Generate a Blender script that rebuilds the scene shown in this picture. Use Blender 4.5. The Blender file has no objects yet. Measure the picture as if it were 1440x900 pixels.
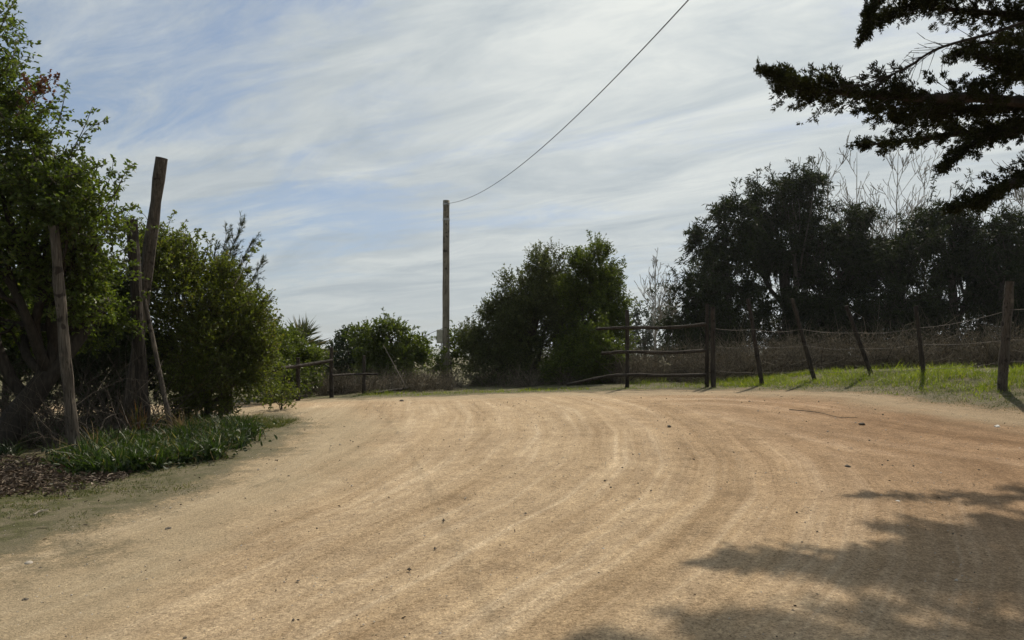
import bpy, math
import numpy as np
from mathutils import Vector

scene = bpy.context.scene
COL = scene.collection
RNG = np.random.default_rng(11)

# ------------------------------------------------------------------ camera
EYE, F, HY = 1.55, 1040.0, 500.0        # eye height, focal length and horizon of the 1440x900 photograph
cam = bpy.data.cameras.new('camera')
cam.sensor_width = 36.0
cam.lens = 36.0 * F / 1440.0
cam.shift_y = (HY - 450.0) / 1440.0
cam.clip_start, cam.clip_end = 0.05, 9000.0
camo = bpy.data.objects.new('camera', cam)
camo.location = (0, 0, EYE)
camo.rotation_euler = (math.pi / 2, 0, 0)
COL.objects.link(camo)
scene.camera = camo


def at(px, py, Y):
    return np.array([(px - 720.0) / F * Y, Y, EYE + (HY - py) / F * Y])


# ------------------------------------------------------------------ smooth noise on numpy arrays
def vnoise(x, y, seed=0):
    xi, yi = np.floor(x).astype(np.int64), np.floor(y).astype(np.int64)
    fx, fy = x - xi, y - yi
    fx, fy = fx * fx * (3 - 2 * fx), fy * fy * (3 - 2 * fy)

    def h(a, b):
        n = (a * 374761393 + b * 668265263 + seed * 974634777) & 0x7fffffff
        n = ((n ^ (n >> 13)) * 1274126177) & 0x7fffffff
        return ((n ^ (n >> 16)) & 0xffff) / 65535.0
    return (h(xi, yi) * (1 - fx) + h(xi + 1, yi) * fx) * (1 - fy) + (h(xi, yi + 1) * (1 - fx) + h(xi + 1, yi + 1) * fx) * fy


# ------------------------------------------------------------------ terrain
ROAD = np.array([(-3.4, -40), (-3.5, 4.9), (-3.55, 6.6), (-3.4, 8.5), (-3.3, 11), (-3.5, 12.8), (-4.4, 14.4), (-7, 15.5), (-14, 16.4),
                 (-14, 19.2), (-6, 18.9), (-2, 18.4), (2.6, 17.7), (5.2, 16.9), (7.0, 15.3), (7.8, 13.2), (8.5, 11.4), (12, 10.2), (26, 9.6), (26, -40)], float)


def road_sdf(x, y):
    """signed distance to the road's edge, positive on the road"""
    d = np.full(x.shape, 1e9)
    inside = np.zeros(x.shape, bool)
    n = len(ROAD)
    for i in range(n):
        ax, ay = ROAD[i]
        bx, by = ROAD[(i + 1) % n]
        ex, ey = bx - ax, by - ay
        t = np.clip(((x - ax) * ex + (y - ay) * ey) / (ex * ex + ey * ey), 0, 1)
        d = np.minimum(d, np.hypot(x - ax - t * ex, y - ay - t * ey))
        c = (ay > y) != (by > y)
        with np.errstate(divide='ignore', invalid='ignore'):
            inside ^= c & (x < ex * (y - ay) / (ey if ey else 1e-9) + ax)
    return np.where(inside, d, -d)


def ground_z(x, y):
    x, y = np.asarray(x, float), np.asarray(y, float)
    zc = np.clip(0.60 + 0.036 * x, 0.28, 1.0)
    t = np.clip((y - 2.5) / 15.5, 0, 1)
    z = zc * t * t * (3 - 2 * t)
    near = np.clip(1 - np.hypot(x, y) / 60, 0, 1)
    e = road_sdf(x, y)
    off = np.clip(-e, 0, 2.5) / 2.5
    z = z + off * 0.06 * near + near * (vnoise(x * .6, y * .6, 3) - .5) * .03 + near * off * (vnoise(x * 1.7, y * 1.7, 5) - .5) * .08
    z = z + off * .36 * near * np.clip((x - 5.5) / 3, 0, 1)
    far = np.clip((np.hypot(x, y) - 60) / 900, 0, 1)
    return z - 1.2 * far


def gz(x, y):
    return float(ground_z(np.array([x]), np.array([y]))[0])


# ------------------------------------------------------------------ mesh plumbing
class MB:
    """collects quads with a material slot each"""
    def __init__(s):
        s.V, s.Q, s.M, s.n = [], [], [], 0

    def add(s, V, Q, mat=0):
        if len(V) == 0:
            return
        s.V.append(np.asarray(V, float))
        Q = np.asarray(Q, np.int64)
        s.Q.append(Q + s.n)
        s.M.append(np.full(len(Q), mat))
        s.n += len(V)

    def build(s, name, mats, parent=None, origin=None, smooth=False):
        V, Q, M = np.concatenate(s.V), np.concatenate(s.Q), np.concatenate(s.M)
        if parent is not None:
            V = V - np.array(parent.location)
        elif origin is not None:
            V = V - np.array(origin)
        me = bpy.data.meshes.new(name)
        me.vertices.add(len(V))
        me.vertices.foreach_set('co', V.astype(np.float32).ravel())
        tri = Q[:, 3] == Q[:, 2]
        tot = np.where(tri, 3, 4)
        flat = Q.ravel()[np.stack([np.ones(len(Q), bool)] * 3 + [~tri], 1).ravel()]
        me.loops.add(len(flat))
        me.loops.foreach_set('vertex_index', flat.astype(np.int32))
        me.polygons.add(len(Q))
        me.polygons.foreach_set('loop_start', (np.cumsum(tot) - tot).astype(np.int32))
        me.polygons.foreach_set('material_index', M.astype(np.int32))
        me.polygons.foreach_set('use_smooth', np.full(len(Q), smooth))
        for m in (mats if isinstance(mats, (list, tuple)) else [mats]):
            me.materials.append(m)
        me.update(calc_edges=True)
        me.validate()
        o = bpy.data.objects.new(name, me)
        COL.objects.link(o)
        if parent is not None:
            o.parent = parent
        elif origin is not None:
            o.location = origin
        return o


def norm(a):
    return a / np.maximum(np.linalg.norm(a, axis=-1, keepdims=True), 1e-9)


def tube(path, radii, sides=8, cap=True, wob=0.0, rng=RNG):
    P = np.asarray(path, float)
    R = np.broadcast_to(np.asarray(radii, float), (len(P),))
    T = norm(np.gradient(P, axis=0))
    ref = np.array([0.0, 1, 0]) if abs(T[:, 1]).mean() < .8 else np.array([1.0, 0, 0])
    S = norm(np.cross(T, ref))
    B = np.cross(T, S)
    a = np.arange(sides) * 2 * math.pi / sides
    rr = R[:, None] * (1 + wob * (rng.random((len(P), sides)) - .5))
    V = P[:, None] + rr[..., None] * (np.cos(a)[None, :, None] * S[:, None] + np.sin(a)[None, :, None] * B[:, None])
    V = V.reshape(-1, 3)
    i = np.arange(len(P) - 1)[:, None] * sides
    j = np.arange(sides)[None]
    k = (j + 1) % sides
    Q = np.stack([i + j, i + k, i + sides + k, i + sides + j], -1).reshape(-1, 4)
    if cap:
        n = len(V)
        V = np.vstack([V, P[:1] - T[:1] * R[0] * .05, P[-1:] + T[-1:] * R[-1] * .05])
        j = j[0]
        k = k[0]
        l = (len(P) - 1) * sides
        c0 = np.stack([k, j, np.full(sides, n), np.full(sides, n)], 1)
        c1 = np.stack([l + j, l + k, np.full(sides, n + 1), np.full(sides, n + 1)], 1)
        Q = np.vstack([Q, c0, c1])
    return V, Q


def bend(p0, p1, n=8, amp=.1, rng=RNG, sag=0.0):
    """a slightly crooked line between two points"""
    p0, p1 = np.asarray(p0, float), np.asarray(p1, float)
    t = np.linspace(0, 1, n)[:, None]
    L = np.linalg.norm(p1 - p0)
    w = (np.sin(t * math.pi) * rng.normal(0, 1, (1, 3)) + np.sin(t * 2 * math.pi) * rng.normal(0, .5, (1, 3))) * amp * L * .5
    P = p0 + (p1 - p0) * t + w
    P[:, 2] -= (4 * t * (1 - t))[:, 0] * sag
    return P


def poly(pts, n=24):
    """smooth curve through points"""
    P = np.asarray(pts, float)
    m = len(P)
    if m == 2:
        return P[0] + (P[1] - P[0]) * np.linspace(0, 1, n)[:, None]
    E = np.vstack([2 * P[0] - P[1], P, 2 * P[-1] - P[-2]])
    out = []
    for s in np.linspace(0, m - 1 - 1e-6, n):
        i = int(s)
        t = s - i
        a, b, c, d = E[i], E[i + 1], E[i + 2], E[i + 3]
        out.append(.5 * (2 * b + (c - a) * t + (2 * a - 5 * b + 4 * c - d) * t * t + (3 * b - a - 3 * c + d) * t ** 3))
    return np.array(out)


def sticks(P0, P1, r0, r1):
    """many thin three-sided twigs at once"""
    n = len(P0)
    if n == 0:
        return np.zeros((0, 3)), np.zeros((0, 4), int)
    T = norm(P1 - P0)
    ref = np.where(np.abs(T[:, 2:3]) < .9, np.array([[0, 0, 1.0]]), np.array([[1.0, 0, 0]]))
    S = norm(np.cross(T, ref))
    B = np.cross(T, S)
    a = np.arange(3) * 2 * math.pi / 3
    off = np.cos(a)[None, :, None] * S[:, None] + np.sin(a)[None, :, None] * B[:, None]
    r0 = np.broadcast_to(np.asarray(r0, float), (n,))[:, None, None]
    r1 = np.broadcast_to(np.asarray(r1, float), (n,))[:, None, None]
    V = np.concatenate([P0[:, None] + off * r0, P1[:, None] + off * r1], 1).reshape(-1, 3)
    b = np.arange(n)[:, None] * 6
    Q = np.stack([np.stack([b[:, 0] + j, b[:, 0] + (j + 1) % 3, b[:, 0] + 3 + (j + 1) % 3, b[:, 0] + 3 + j], 1) for j in range(3)], 1).reshape(-1, 4)
    return V, Q


def leaves(P, D, L, W, rng, fine=False, curl=.25):
    n = len(P)
    D = norm(D)
    S = norm(np.cross(D, norm(rng.normal(0, 1, (n, 3)) + np.array([0, 0, .8]))))
    N = np.cross(S, D)
    L = np.broadcast_to(L, (n,))[:, None]
    W = np.broadcast_to(W, (n,))[:, None]
    fold = W * (.1 + .3 * rng.random((n, 1)))
    drop = N * L * curl * rng.random((n, 1))
    if not fine:
        V = np.stack([P, P + D * L * .42 + S * W * .5 + N * fold, P + D * L - drop, P + D * L * .42 - S * W * .5 + N * fold], 1).reshape(-1, 3)
        Q = np.arange(n * 4).reshape(-1, 4)
        return V, Q
    V = np.stack([P, P + D * L - drop,
                  P + D * L * .28 + S * W * .42 + N * fold * .8, P + D * L * .68 + S * W * .38 + N * fold * .8 - drop * .5,
                  P + D * L * .28 - S * W * .42 + N * fold * .8, P + D * L * .68 - S * W * .38 + N * fold * .8 - drop * .5], 1).reshape(-1, 3)
    b = np.arange(n) * 6
    Q = np.concatenate([np.stack([b, b + 2, b + 3, b + 1], 1), np.stack([b, b + 1, b + 5, b + 4], 1)])
    return V, Q


def blades(P, D, L, W, rng, seg=3, droop=.5):
    """grass or strap leaves: tapering ribbons that bow over"""
    n = len(P)
    D = norm(D)
    H = norm(np.stack([rng.normal(0, 1, n), rng.normal(0, 1, n), np.zeros(n)], 1))
    S = norm(np.cross(D, H))
    L = np.broadcast_to(L, (n,))[:, None]
    W = np.broadcast_to(W, (n,))[:, None]
    dr = droop * (.3 + rng.random((n, 1)))
    rows = []
    for k in range(seg + 1):
        t = k / seg
        C = P + D * L * t + (H * .8 - np.array([0, 0, .5])) * L * dr * t * t
        w = W * .5 * (1 - t ** 1.7) + 1e-4
        rows += [C - S * w, C + S * w]
    V = np.stack(rows, 1).reshape(-1, 3)
    b = np.arange(n)[:, None] * (2 * seg + 2)
    Q = np.concatenate([np.stack([b[:, 0] + 2 * k, b[:, 0] + 2 * k + 1, b[:, 0] + 2 * k + 3, b[:, 0] + 2 * k + 2], 1) for k in range(seg)])
    return V, Q


def empty(name, label, cat, loc, group=None):
    o = bpy.data.objects.new(name, None)
    COL.objects.link(o)
    o.location = tuple(float(v) for v in loc)
    o.empty_display_size = .2
    return tag(o, label, cat, group)


def tag(o, label=None, cat=None, group=None, kind=None):
    for k, v in (('label', label), ('category', cat), ('group', group), ('kind', kind)):
        if v:
            o[k] = v
    return o


# ------------------------------------------------------------------ materials
class N:
    def __init__(s, m):
        m.use_nodes = True
        s.t = m.node_tree
        s.t.nodes.clear()

    def new(s, typ, ins=None, **kw):
        n = s.t.nodes.new(typ)
        for k, v in kw.items():
            setattr(n, k, v)
        for k, v in (ins or {}).items():
            sock = n.inputs[k]
            if isinstance(v, bpy.types.NodeSocket):
                s.t.links.new(v, sock)
            else:
                sock.default_value = v
        return n

    def math(s, op, a, b=0.0, c=None, clamp=False):
        ins = {0: a, 1: b}
        if c is not None:
            ins[2] = c
        return s.new('ShaderNodeMath', ins, operation=op, use_clamp=clamp).outputs[0]

    def mix(s, f, a, b, typ='MIX'):
        n = s.new('ShaderNodeMix', data_type='RGBA', blend_type=typ)
        for k, v in ((0, f), (6, a), (7, b)):
            if isinstance(v, bpy.types.NodeSocket):
                s.t.links.new(v, n.inputs[k])
            else:
                n.inputs[k].default_value = v
        return n.outputs[2]

    def noise(s, vec, scale, detail=4, rough=.55, dist=0.0):
        return s.new('ShaderNodeTexNoise', {'Vector': vec, 'Scale': scale, 'Detail': detail, 'Roughness': rough, 'Distortion': dist}).outputs['Fac']

    def ramp(s, f, stops, interp='LINEAR'):
        n = s.new('ShaderNodeValToRGB', {'Fac': f})
        n.color_ramp.interpolation = interp
        e = n.color_ramp.elements
        while len(e) < len(stops):
            e.new(.5)
        for i, (p, c) in enumerate(stops):
            e[i].position = p
            e[i].color = c if len(c) == 4 else (*c, 1)
        return n.outputs[0]

    def step(s, f, a, b):
        n = s.new('ShaderNodeMapRange', {'Value': f, 'From Min': a, 'From Max': b}, interpolation_type='SMOOTHSTEP')
        return n.outputs[0]

    def scale(s, vec, xyz):
        return s.new('ShaderNodeVectorMath', {0: vec, 1: xyz}, operation='MULTIPLY').outputs[0]

    def out(s, shader):
        s.new('ShaderNodeOutputMaterial', {'Surface': shader})


def rgb(*c):
    return (*c, 1.0)


def leaf_mat(name, dark, light, trans=.3, tcol=None, rough=.5, spec=.35, odd=None):
    m = bpy.data.materials.new(name)
    n = N(m)
    rnd = n.new('ShaderNodeNewGeometry').outputs['Random Per Island']
    stops = [(0.0, dark), (.85, light)]
    if odd:
        stops += [(.93, light), (.97, odd)]
    c = n.ramp(rnd, stops)
    pos = n.new('ShaderNodeNewGeometry').outputs['Position']
    c = n.mix(1.0, c, n.ramp(n.noise(pos, .9, 2), [(.3, (.72, .72, .72)), (.7, (1.15, 1.12, 1.0))]), 'MULTIPLY')
    p = n.new('ShaderNodeBsdfPrincipled', {'Base Color': c, 'Roughness': rough, 'Specular IOR Level': spec})
    tc = n.mix(1.0, c, rgb(*(tcol or (1.6, 1.7, .7))), 'MULTIPLY')
    t = n.new('ShaderNodeBsdfTranslucent', {'Color': tc})
    n.out(n.new('ShaderNodeMixShader', {0: trans, 1: p.outputs[0], 2: t.outputs[0]}).outputs[0])
    return m


def bark_mat(name, a, b, sc=(14, 14, 2.2), rough=.85, bump=.5, crack=False):
    m = bpy.data.materials.new(name)
    n = N(m)
    co = n.new('ShaderNodeTexCoord').outputs['Object']
    f = n.noise(n.scale(co, sc), 2.0, 6, .65, .4)
    g = n.noise(co, 3.0, 3)
    c = n.ramp(f, [(.3, a), (.68, b)])
    c = n.mix(1.0, c, n.ramp(g, [(.3, (.7, .68, .66)), (.7, (1.15, 1.12, 1.08))]), 'MULTIPLY')
    if crack:
        k = n.noise(n.scale(co, (46, 46, 1.6)), 1.0, 2, .5)
        kn = n.noise(co, 7.0, 1)
        kf = n.step(n.math('ABSOLUTE', n.math('SUBTRACT', k, .5)), .0, .045)
        c = n.mix(1.0, c, n.ramp(kf, [(0, (.32, .30, .28)), (1, (1, 1, 1))]), 'MULTIPLY')
        c = n.mix(1.0, c, n.ramp(kn, [(.30, (.35, .33, .31)), (.36, (1, 1, 1)), (.66, (1, 1, 1)), (.74, (1.45, 1.42, 1.38))]), 'MULTIPLY')
        f = n.math('ADD', n.math('MULTIPLY', f, .6), kf)
    bp = n.new('ShaderNodeBump', {'Strength': bump, 'Distance': .02, 'Height': f})
    n.out(n.new('ShaderNodeBsdfPrincipled', {'Base Color': c, 'Roughness': rough, 'Specular IOR Level': .25, 'Normal': bp.outputs[0]}).outputs[0])
    return m


def plain_mat(name, c, rough=.6, metal=0.0, var=.25):
    m = bpy.data.materials.new(name)
    n = N(m)
    co = n.new('ShaderNodeTexCoord').outputs['Object']
    f = n.noise(co, 9.0, 5, .65)
    d = tuple(v * (1 - var) for v in c)
    l = tuple(min(1, v * (1 + var)) for v in c)
    n.out(n.new('ShaderNodeBsdfPrincipled', {'Base Color': n.ramp(f, [(.3, d), (.7, l)]), 'Roughness': rough, 'Metallic': metal}).outputs[0])
    return m


def ground_material():
    m = bpy.data.materials.new('dirt_and_verge')
    n = N(m)
    co = n.new('ShaderNodeNewGeometry').outputs['Position']
    edge = n.new('ShaderNodeAttribute', attribute_name='edge').outputs['Fac']
    ta = n.new('ShaderNodeAttribute', attribute_name='track_a').outputs['Vector']
    tb = n.new('ShaderNodeAttribute', attribute_name='track_b').outputs['Vector']
    red = n.new('ShaderNodeAttribute', attribute_name='red').outputs['Fac']
    # grains at several sizes
    g1 = n.noise(co, 72.0, 4, .82)
    g2 = n.noise(co, 28.0, 4, .65)
    g3 = n.noise(co, 4.5, 4, .6)
    g4 = n.noise(co, .8, 3, .6)
    rip = n.noise(n.scale(co, (7.0, 42.0, 7.0)), 1.0, 3, .6, .6)
    a = n.noise(ta, 1.0, 4, .55)
    b = n.noise(tb, 1.0, 4, .55)
    bl = n.new('ShaderNodeAttribute', attribute_name='blend').outputs['Fac']
    a2 = n.noise(n.scale(ta, (4.2, 1.5, 1.0)), 1.0, 4, .6)
    a = n.math('ADD', n.math('MULTIPLY', a, .52), n.math('MULTIPLY', a2, .48))
    trv = n.math('ADD', n.math('MULTIPLY', a, n.math('SUBTRACT', 1.0, bl)), n.math('MULTIPLY', b, bl))
    dirt = n.ramp(trv, [(.32, (.258, .184, .110)), (.45, (.346, .258, .164)), (.54, (.385, .294, .194)), (.66, (.475, .380, .268))])
    # the wheel lanes worn into the bend: darker damp middles, pale dust thrown up beside them
    us = n.new('ShaderNodeSeparateXYZ', {0: ta}).outputs[0]
    uw = n.math('ADD', n.math('DIVIDE', us, 2.6), n.math('MULTIPLY', n.math('SUBTRACT', g4, .5), .35))
    lane = n.ramp(n.math('DIVIDE', n.math('ADD', uw, 2.5), 4.0), [(.0, (1, 1, 1)), (.28, (1, 1, 1)), (.315, (1.16, 1.16, 1.15)), (.345, (.93, .91, .88)), (.40, (.98, .97, .96)), (.44, (1.18, 1.18, 1.17)),
                 (.475, (1, 1, 1)), (.545, (1.2, 1.2, 1.19)), (.575, (.90, .87, .82)), (.625, (.80, .76, .70)), (.665, (.92, .90, .87)), (.69, (1.22, 1.22, 1.21)), (.73, (1.0, .99, .98)), (.79, (1.16, 1.16, 1.15)), (.84, (1, 1, 1))])
    dirt = n.mix(n.math('MULTIPLY', n.step(n.noise(n.scale(ta, (.8, 2.2, 1)), 1.0, 3), .22, .5), n.math('MULTIPLY', n.math('SUBTRACT', 1.0, bl), .68)), dirt, n.mix(1.0, dirt, lane, 'MULTIPLY'))
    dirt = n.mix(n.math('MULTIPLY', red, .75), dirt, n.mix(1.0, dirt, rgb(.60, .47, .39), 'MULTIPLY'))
    dirt = n.mix(1.0, dirt, n.ramp(g4, [(.3, (.86, .84, .82)), (.7, (1.12, 1.12, 1.12))]), 'MULTIPLY')
    dirt = n.mix(1.0, dirt, n.ramp(g3, [(.3, (.84, .83, .82)), (.7, (1.14, 1.14, 1.13))]), 'MULTIPLY')
    dirt = n.mix(1.0, dirt, n.ramp(g2, [(.30, (.64, .63, .61)), (.5, (1, 1, 1)), (.70, (1.25, 1.25, 1.24))]), 'MULTIPLY')
    dirt = n.mix(1.0, dirt, n.ramp(g1, [(.32, (.30, .28, .26)), (.44, (.90, .90, .90)), (.55, (1.08, 1.08, 1.08)), (.68, (1.7, 1.7, 1.66))]), 'MULTIPLY')
    # worn greyish verge with moss and thin grass
    verge = n.mix(n.step(g3, .38, .66), rgb(.145, .126, .084), rgb(.100, .094, .056))
    gv = n.noise(co, 1.3, 4, .65)
    mossf = n.math('MULTIPLY', n.math('MULTIPLY', n.step(n.math('ADD', g3, n.math('MULTIPLY', g2, .6)), .70, .90), .9), n.step(n.math('ADD', edge, n.math('MULTIPLY', gv, 1.1)), .42, -.55), .85)
    verge = n.mix(mossf, verge, n.mix(n.step(g2, .35, .65), rgb(.050, .050, .022), rgb(.092, .092, .040)))
    verge = n.mix(1.0, verge, n.ramp(g1, [(.3, (.42, .42, .4)), (.7, (1.5, 1.5, 1.46))]), 'MULTIPLY')
    # pale washed-out gravel along the edge of the road
    e2 = n.math('ADD', edge, n.math('MULTIPLY', n.math('SUBTRACT', gv, .5), 1.0))
    pale = n.math('MULTIPLY', n.math('MULTIPLY', n.step(e2, -.2, .5), n.step(e2, 1.9, .7)), .55)
    dirt = n.mix(pale, dirt, n.mix(1.0, rgb(.30, .25, .17), n.ramp(g1, [(.3, (.6, .6, .58)), (.7, (1.35, 1.35, 1.33))]), 'MULTIPLY'))
    e3 = n.math('ADD', e2, n.math('ADD', n.math('MULTIPLY', n.math('SUBTRACT', g3, .5), 1.1), n.math('MULTIPLY', n.math('SUBTRACT', g2, .5), .7)))
    c = n.mix(n.step(e3, -.35, .55), verge, dirt)
    h = n.math('ADD', n.math('MULTIPLY', g2, .55), n.math('ADD', n.math('MULTIPLY', g1, .75), n.math('ADD', n.math('MULTIPLY', rip, .30), n.math('MULTIPLY', trv, 1.6))))
    bp = n.new('ShaderNodeBump', {'Strength': .9, 'Distance': .022, 'Height': h})
    n.out(n.new('ShaderNodeBsdfPrincipled', {'Base Color': c, 'Roughness': .95, 'Specular IOR Level': .12, 'Normal': bp.outputs[0]}).outputs[0])
    return m


M_GROUND = ground_material()
M_OAK = leaf_mat('broad_leaf', (.042, .064, .014), (.095, .128, .028), .45, odd=(.10, .11, .03))
M_RED = leaf_mat('russet_leaf', (.085, .045, .028), (.14, .075, .045), .3, (1.5, 1.1, .9))
M_BUSH = leaf_mat('bush_leaf', (.052, .070, .014), (.120, .144, .028), .45, odd=(.13, .11, .03))
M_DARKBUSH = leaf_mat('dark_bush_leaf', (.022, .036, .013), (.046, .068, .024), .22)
M_NEEDLE = leaf_mat('needle_leaf', (.030, .040, .018), (.060, .075, .034), .2)
M_OLIVE = leaf_mat('olive_leaf', (.050, .062, .022), (.098, .115, .044), .32)
M_GREEN = leaf_mat('green_leaf', (.044, .064, .014), (.095, .122, .024), .40)
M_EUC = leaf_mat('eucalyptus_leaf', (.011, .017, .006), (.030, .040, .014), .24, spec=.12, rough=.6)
M_EUC2 = leaf_mat('haze_tinted_leaf', (.040, .052, .040), (.072, .088, .066), .14)  # bluish veil of distance is mixed into this leaf colour
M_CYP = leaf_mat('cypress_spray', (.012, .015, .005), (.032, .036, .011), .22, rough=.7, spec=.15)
M_PALM = leaf_mat('palm_blade', (.036, .046, .022), (.080, .092, .045), .18, odd=(.16, .13, .06))
M_GRASS = leaf_mat('grass_blade', (.080, .115, .016), (.180, .215, .030), .5, (1.5, 1.6, .6), odd=(.26, .24, .09))
M_MOSS = leaf_mat('verge_blade', (.045, .060, .016), (.105, .115, .036), .3, odd=(.22, .18, .10))
M_STRAP = leaf_mat('strap_leaf', (.014, .030, .008), (.046, .078, .018), .30, odd=(.22, .20, .10), rough=.5, spec=.25)
M_SPIKE = leaf_mat('red_tipped_leaf', (.06, .07, .02), (.16, .07, .03), .25)
M_DRY = leaf_mat('dry_stem', (.062, .053, .042), (.200, .174, .138), .15, (1.1, 1.0, .8), rough=.8, spec=.1)
M_DRYG = leaf_mat('dry_grass', (.14, .10, .055), (.30, .24, .13), .25, (1.1, 1.0, .8), rough=.8, spec=.1)
M_LITTER = leaf_mat('leaf_litter', (.040, .026, .017), (.125, .088, .062), .1, (1, 1, 1), rough=.75, odd=(.34, .29, .23))
M_BARK = bark_mat('grey_bark', (.035, .028, .022), (.10, .085, .068))
M_DARKBARK = bark_mat('dark_bark', (.016, .013, .010), (.050, .042, .033))
M_TWIG = bark_mat('twig_bark', (.030, .024, .018), (.075, .06, .045), bump=.1)
M_PALETWIG = bark_mat('pale_bark', (.16, .145, .12), (.32, .29, .25), bump=.1)
M_POST = bark_mat('weathered_wood', (.045, .038, .030), (.135, .116, .094), (22, 22, 2.0), crack=True)
M_POSTDARK = bark_mat('dark_weathered_wood', (.024, .020, .016), (.064, .053, .042), (22, 22, 2.0), crack=True)
M_POLE = bark_mat('pole_wood', (.15, .138, .108), (.27, .25, .20), (18, 18, .9), crack=True)
M_BOX = plain_mat('box_paint', (.33, .32, .25), .5)
M_METAL = plain_mat('galvanised', (.30, .30, .29), .45, .7)
M_RUST = plain_mat('rusty_wire', (.10, .085, .07), .7, .3)
M_CABLE = plain_mat('black_cable', (.02, .02, .022), .5)
M_STONE = plain_mat('pale_stone', (.34, .30, .25), .85)
M_WHITE = plain_mat('white_stone', (.62, .60, .55), .8, var=.12)
M_DSTONE = plain_mat('dark_stone', (.085, .068, .050), .9)
M_HILL = plain_mat('hill_cover', (.075, .085, .05), .95)

# ------------------------------------------------------------------ world and sun
SUN_AZ, SUN_EL = math.radians(25.0), math.radians(50.0)
SDIR = Vector((math.sin(SUN_AZ) * math.cos(SUN_EL), math.cos(SUN_AZ) * math.cos(SUN_EL), math.sin(SUN_EL)))


def make_world():
    w = bpy.data.worlds.new('World')
    scene.world = w
    n = N(w)
    sky = n.new('ShaderNodeTexSky', sky_type='NISHITA', sun_disc=False, sun_elevation=SUN_EL, sun_rotation=SUN_AZ,
                air_density=1.0, dust_density=1.6, ozone_density=1.2)
    d = n.new('ShaderNodeTexCoord').outputs['Generated']
    s = n.new('ShaderNodeSeparateXYZ', {0: d})
    zz = n.math('ADD', n.math('MAXIMUM', s.outputs[2], 0.0), .11)
    u, v = n.math('DIVIDE', s.outputs[0], zz), n.math('DIVIDE', s.outputs[1], zz)
    p = n.new('ShaderNodeCombineXYZ', {0: u, 1: v, 2: 0.0}).outputs[0]
    pr = n.new('ShaderNodeMapping', {0: p, 2: (0, 0, math.radians(-161))}).outputs[0]
    pr = n.scale(pr, (.62, 1.5, 1.0))
    pr2 = n.new('ShaderNodeMapping', {0: p, 2: (0, 0, math.radians(-151))}).outputs[0]
    pr2 = n.scale(pr2, (.7, 1.7, 1.0))
    n1 = n.noise(pr, .75, 6, .55, .55)
    n2 = n.noise(pr2, 2.2, 12, .70, .8)
    n3 = n.noise(p, .33, 2, .5)
    f = n.math('ADD', n.math('MULTIPLY', n1, .56), n.math('ADD', n.math('MULTIPLY', n2, .30), n.math('MULTIPLY', n3, .28)))
    
    # thin cloud is brighter where the sun stands behind it
    dot = n.new('ShaderNodeVectorMath', {0: d, 1: tuple(SDIR)}, operation='DOT_PRODUCT').outputs['Value']
    glow = n.math('POWER', n.math('MAXIMUM', dot, 0.0), 5.0)
    mask = n.step(n.math('ADD', f, n.math('MULTIPLY', glow, .06)), .45, .605)
    shade = n.ramp(n.noise(pr2, 1.5, 8, .64, .8), [(.34, (3.8, 4.35, 4.75)), (.64, (5.9, 6.3, 6.3))])
    cloud = n.mix(glow, shade, n.mix(1.0, shade, rgb(1.85, 1.75, 1.6), 'MULTIPLY'))
    base = n.mix(.35, n.mix(1.0, sky.outputs[0], rgb(.95, .95, 1.0), 'MULTIPLY'), rgb(2.45, 3.65, 5.0))
    hz = n.step(s.outputs[2], .16, -.02)
    col = n.mix(n.math('MULTIPLY', mask, .92), base, cloud)
    col = n.mix(n.math('MULTIPLY', hz, .5), col, rgb(4.6, 5.15, 5.4))
    bg = n.new('ShaderNodeBackground', {0: col, 1: .098})
    n.new('ShaderNodeOutputWorld', {0: bg.outputs[0]})


make_world()
sun = bpy.data.lights.new('sun', 'SUN')
sun.energy = 5.0
sun.angle = math.radians(.9)
sun.color = (1.0, .90, .75)
suno = bpy.data.objects.new('sun', sun)
suno.rotation_euler = SDIR.to_track_quat('Z', 'Y').to_euler()
suno.location = (10, 20, 30)
COL.objects.link(suno)


# ------------------------------------------------------------------ ground and road
def axis(lo, hi, a, b, step):
    core = np.arange(a, b + 1e-6, step)
    r = [b]
    s = step
    while r[-1] < hi:
        s *= 1.17
        r.append(min(hi, r[-1] + s))
    l = [a]
    s = step
    while l[-1] > lo:
        s *= 1.17
        l.append(max(lo, l[-1] - s))
    return np.concatenate([np.array(l[:0:-1]), core, np.array(r[1:])])


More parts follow.
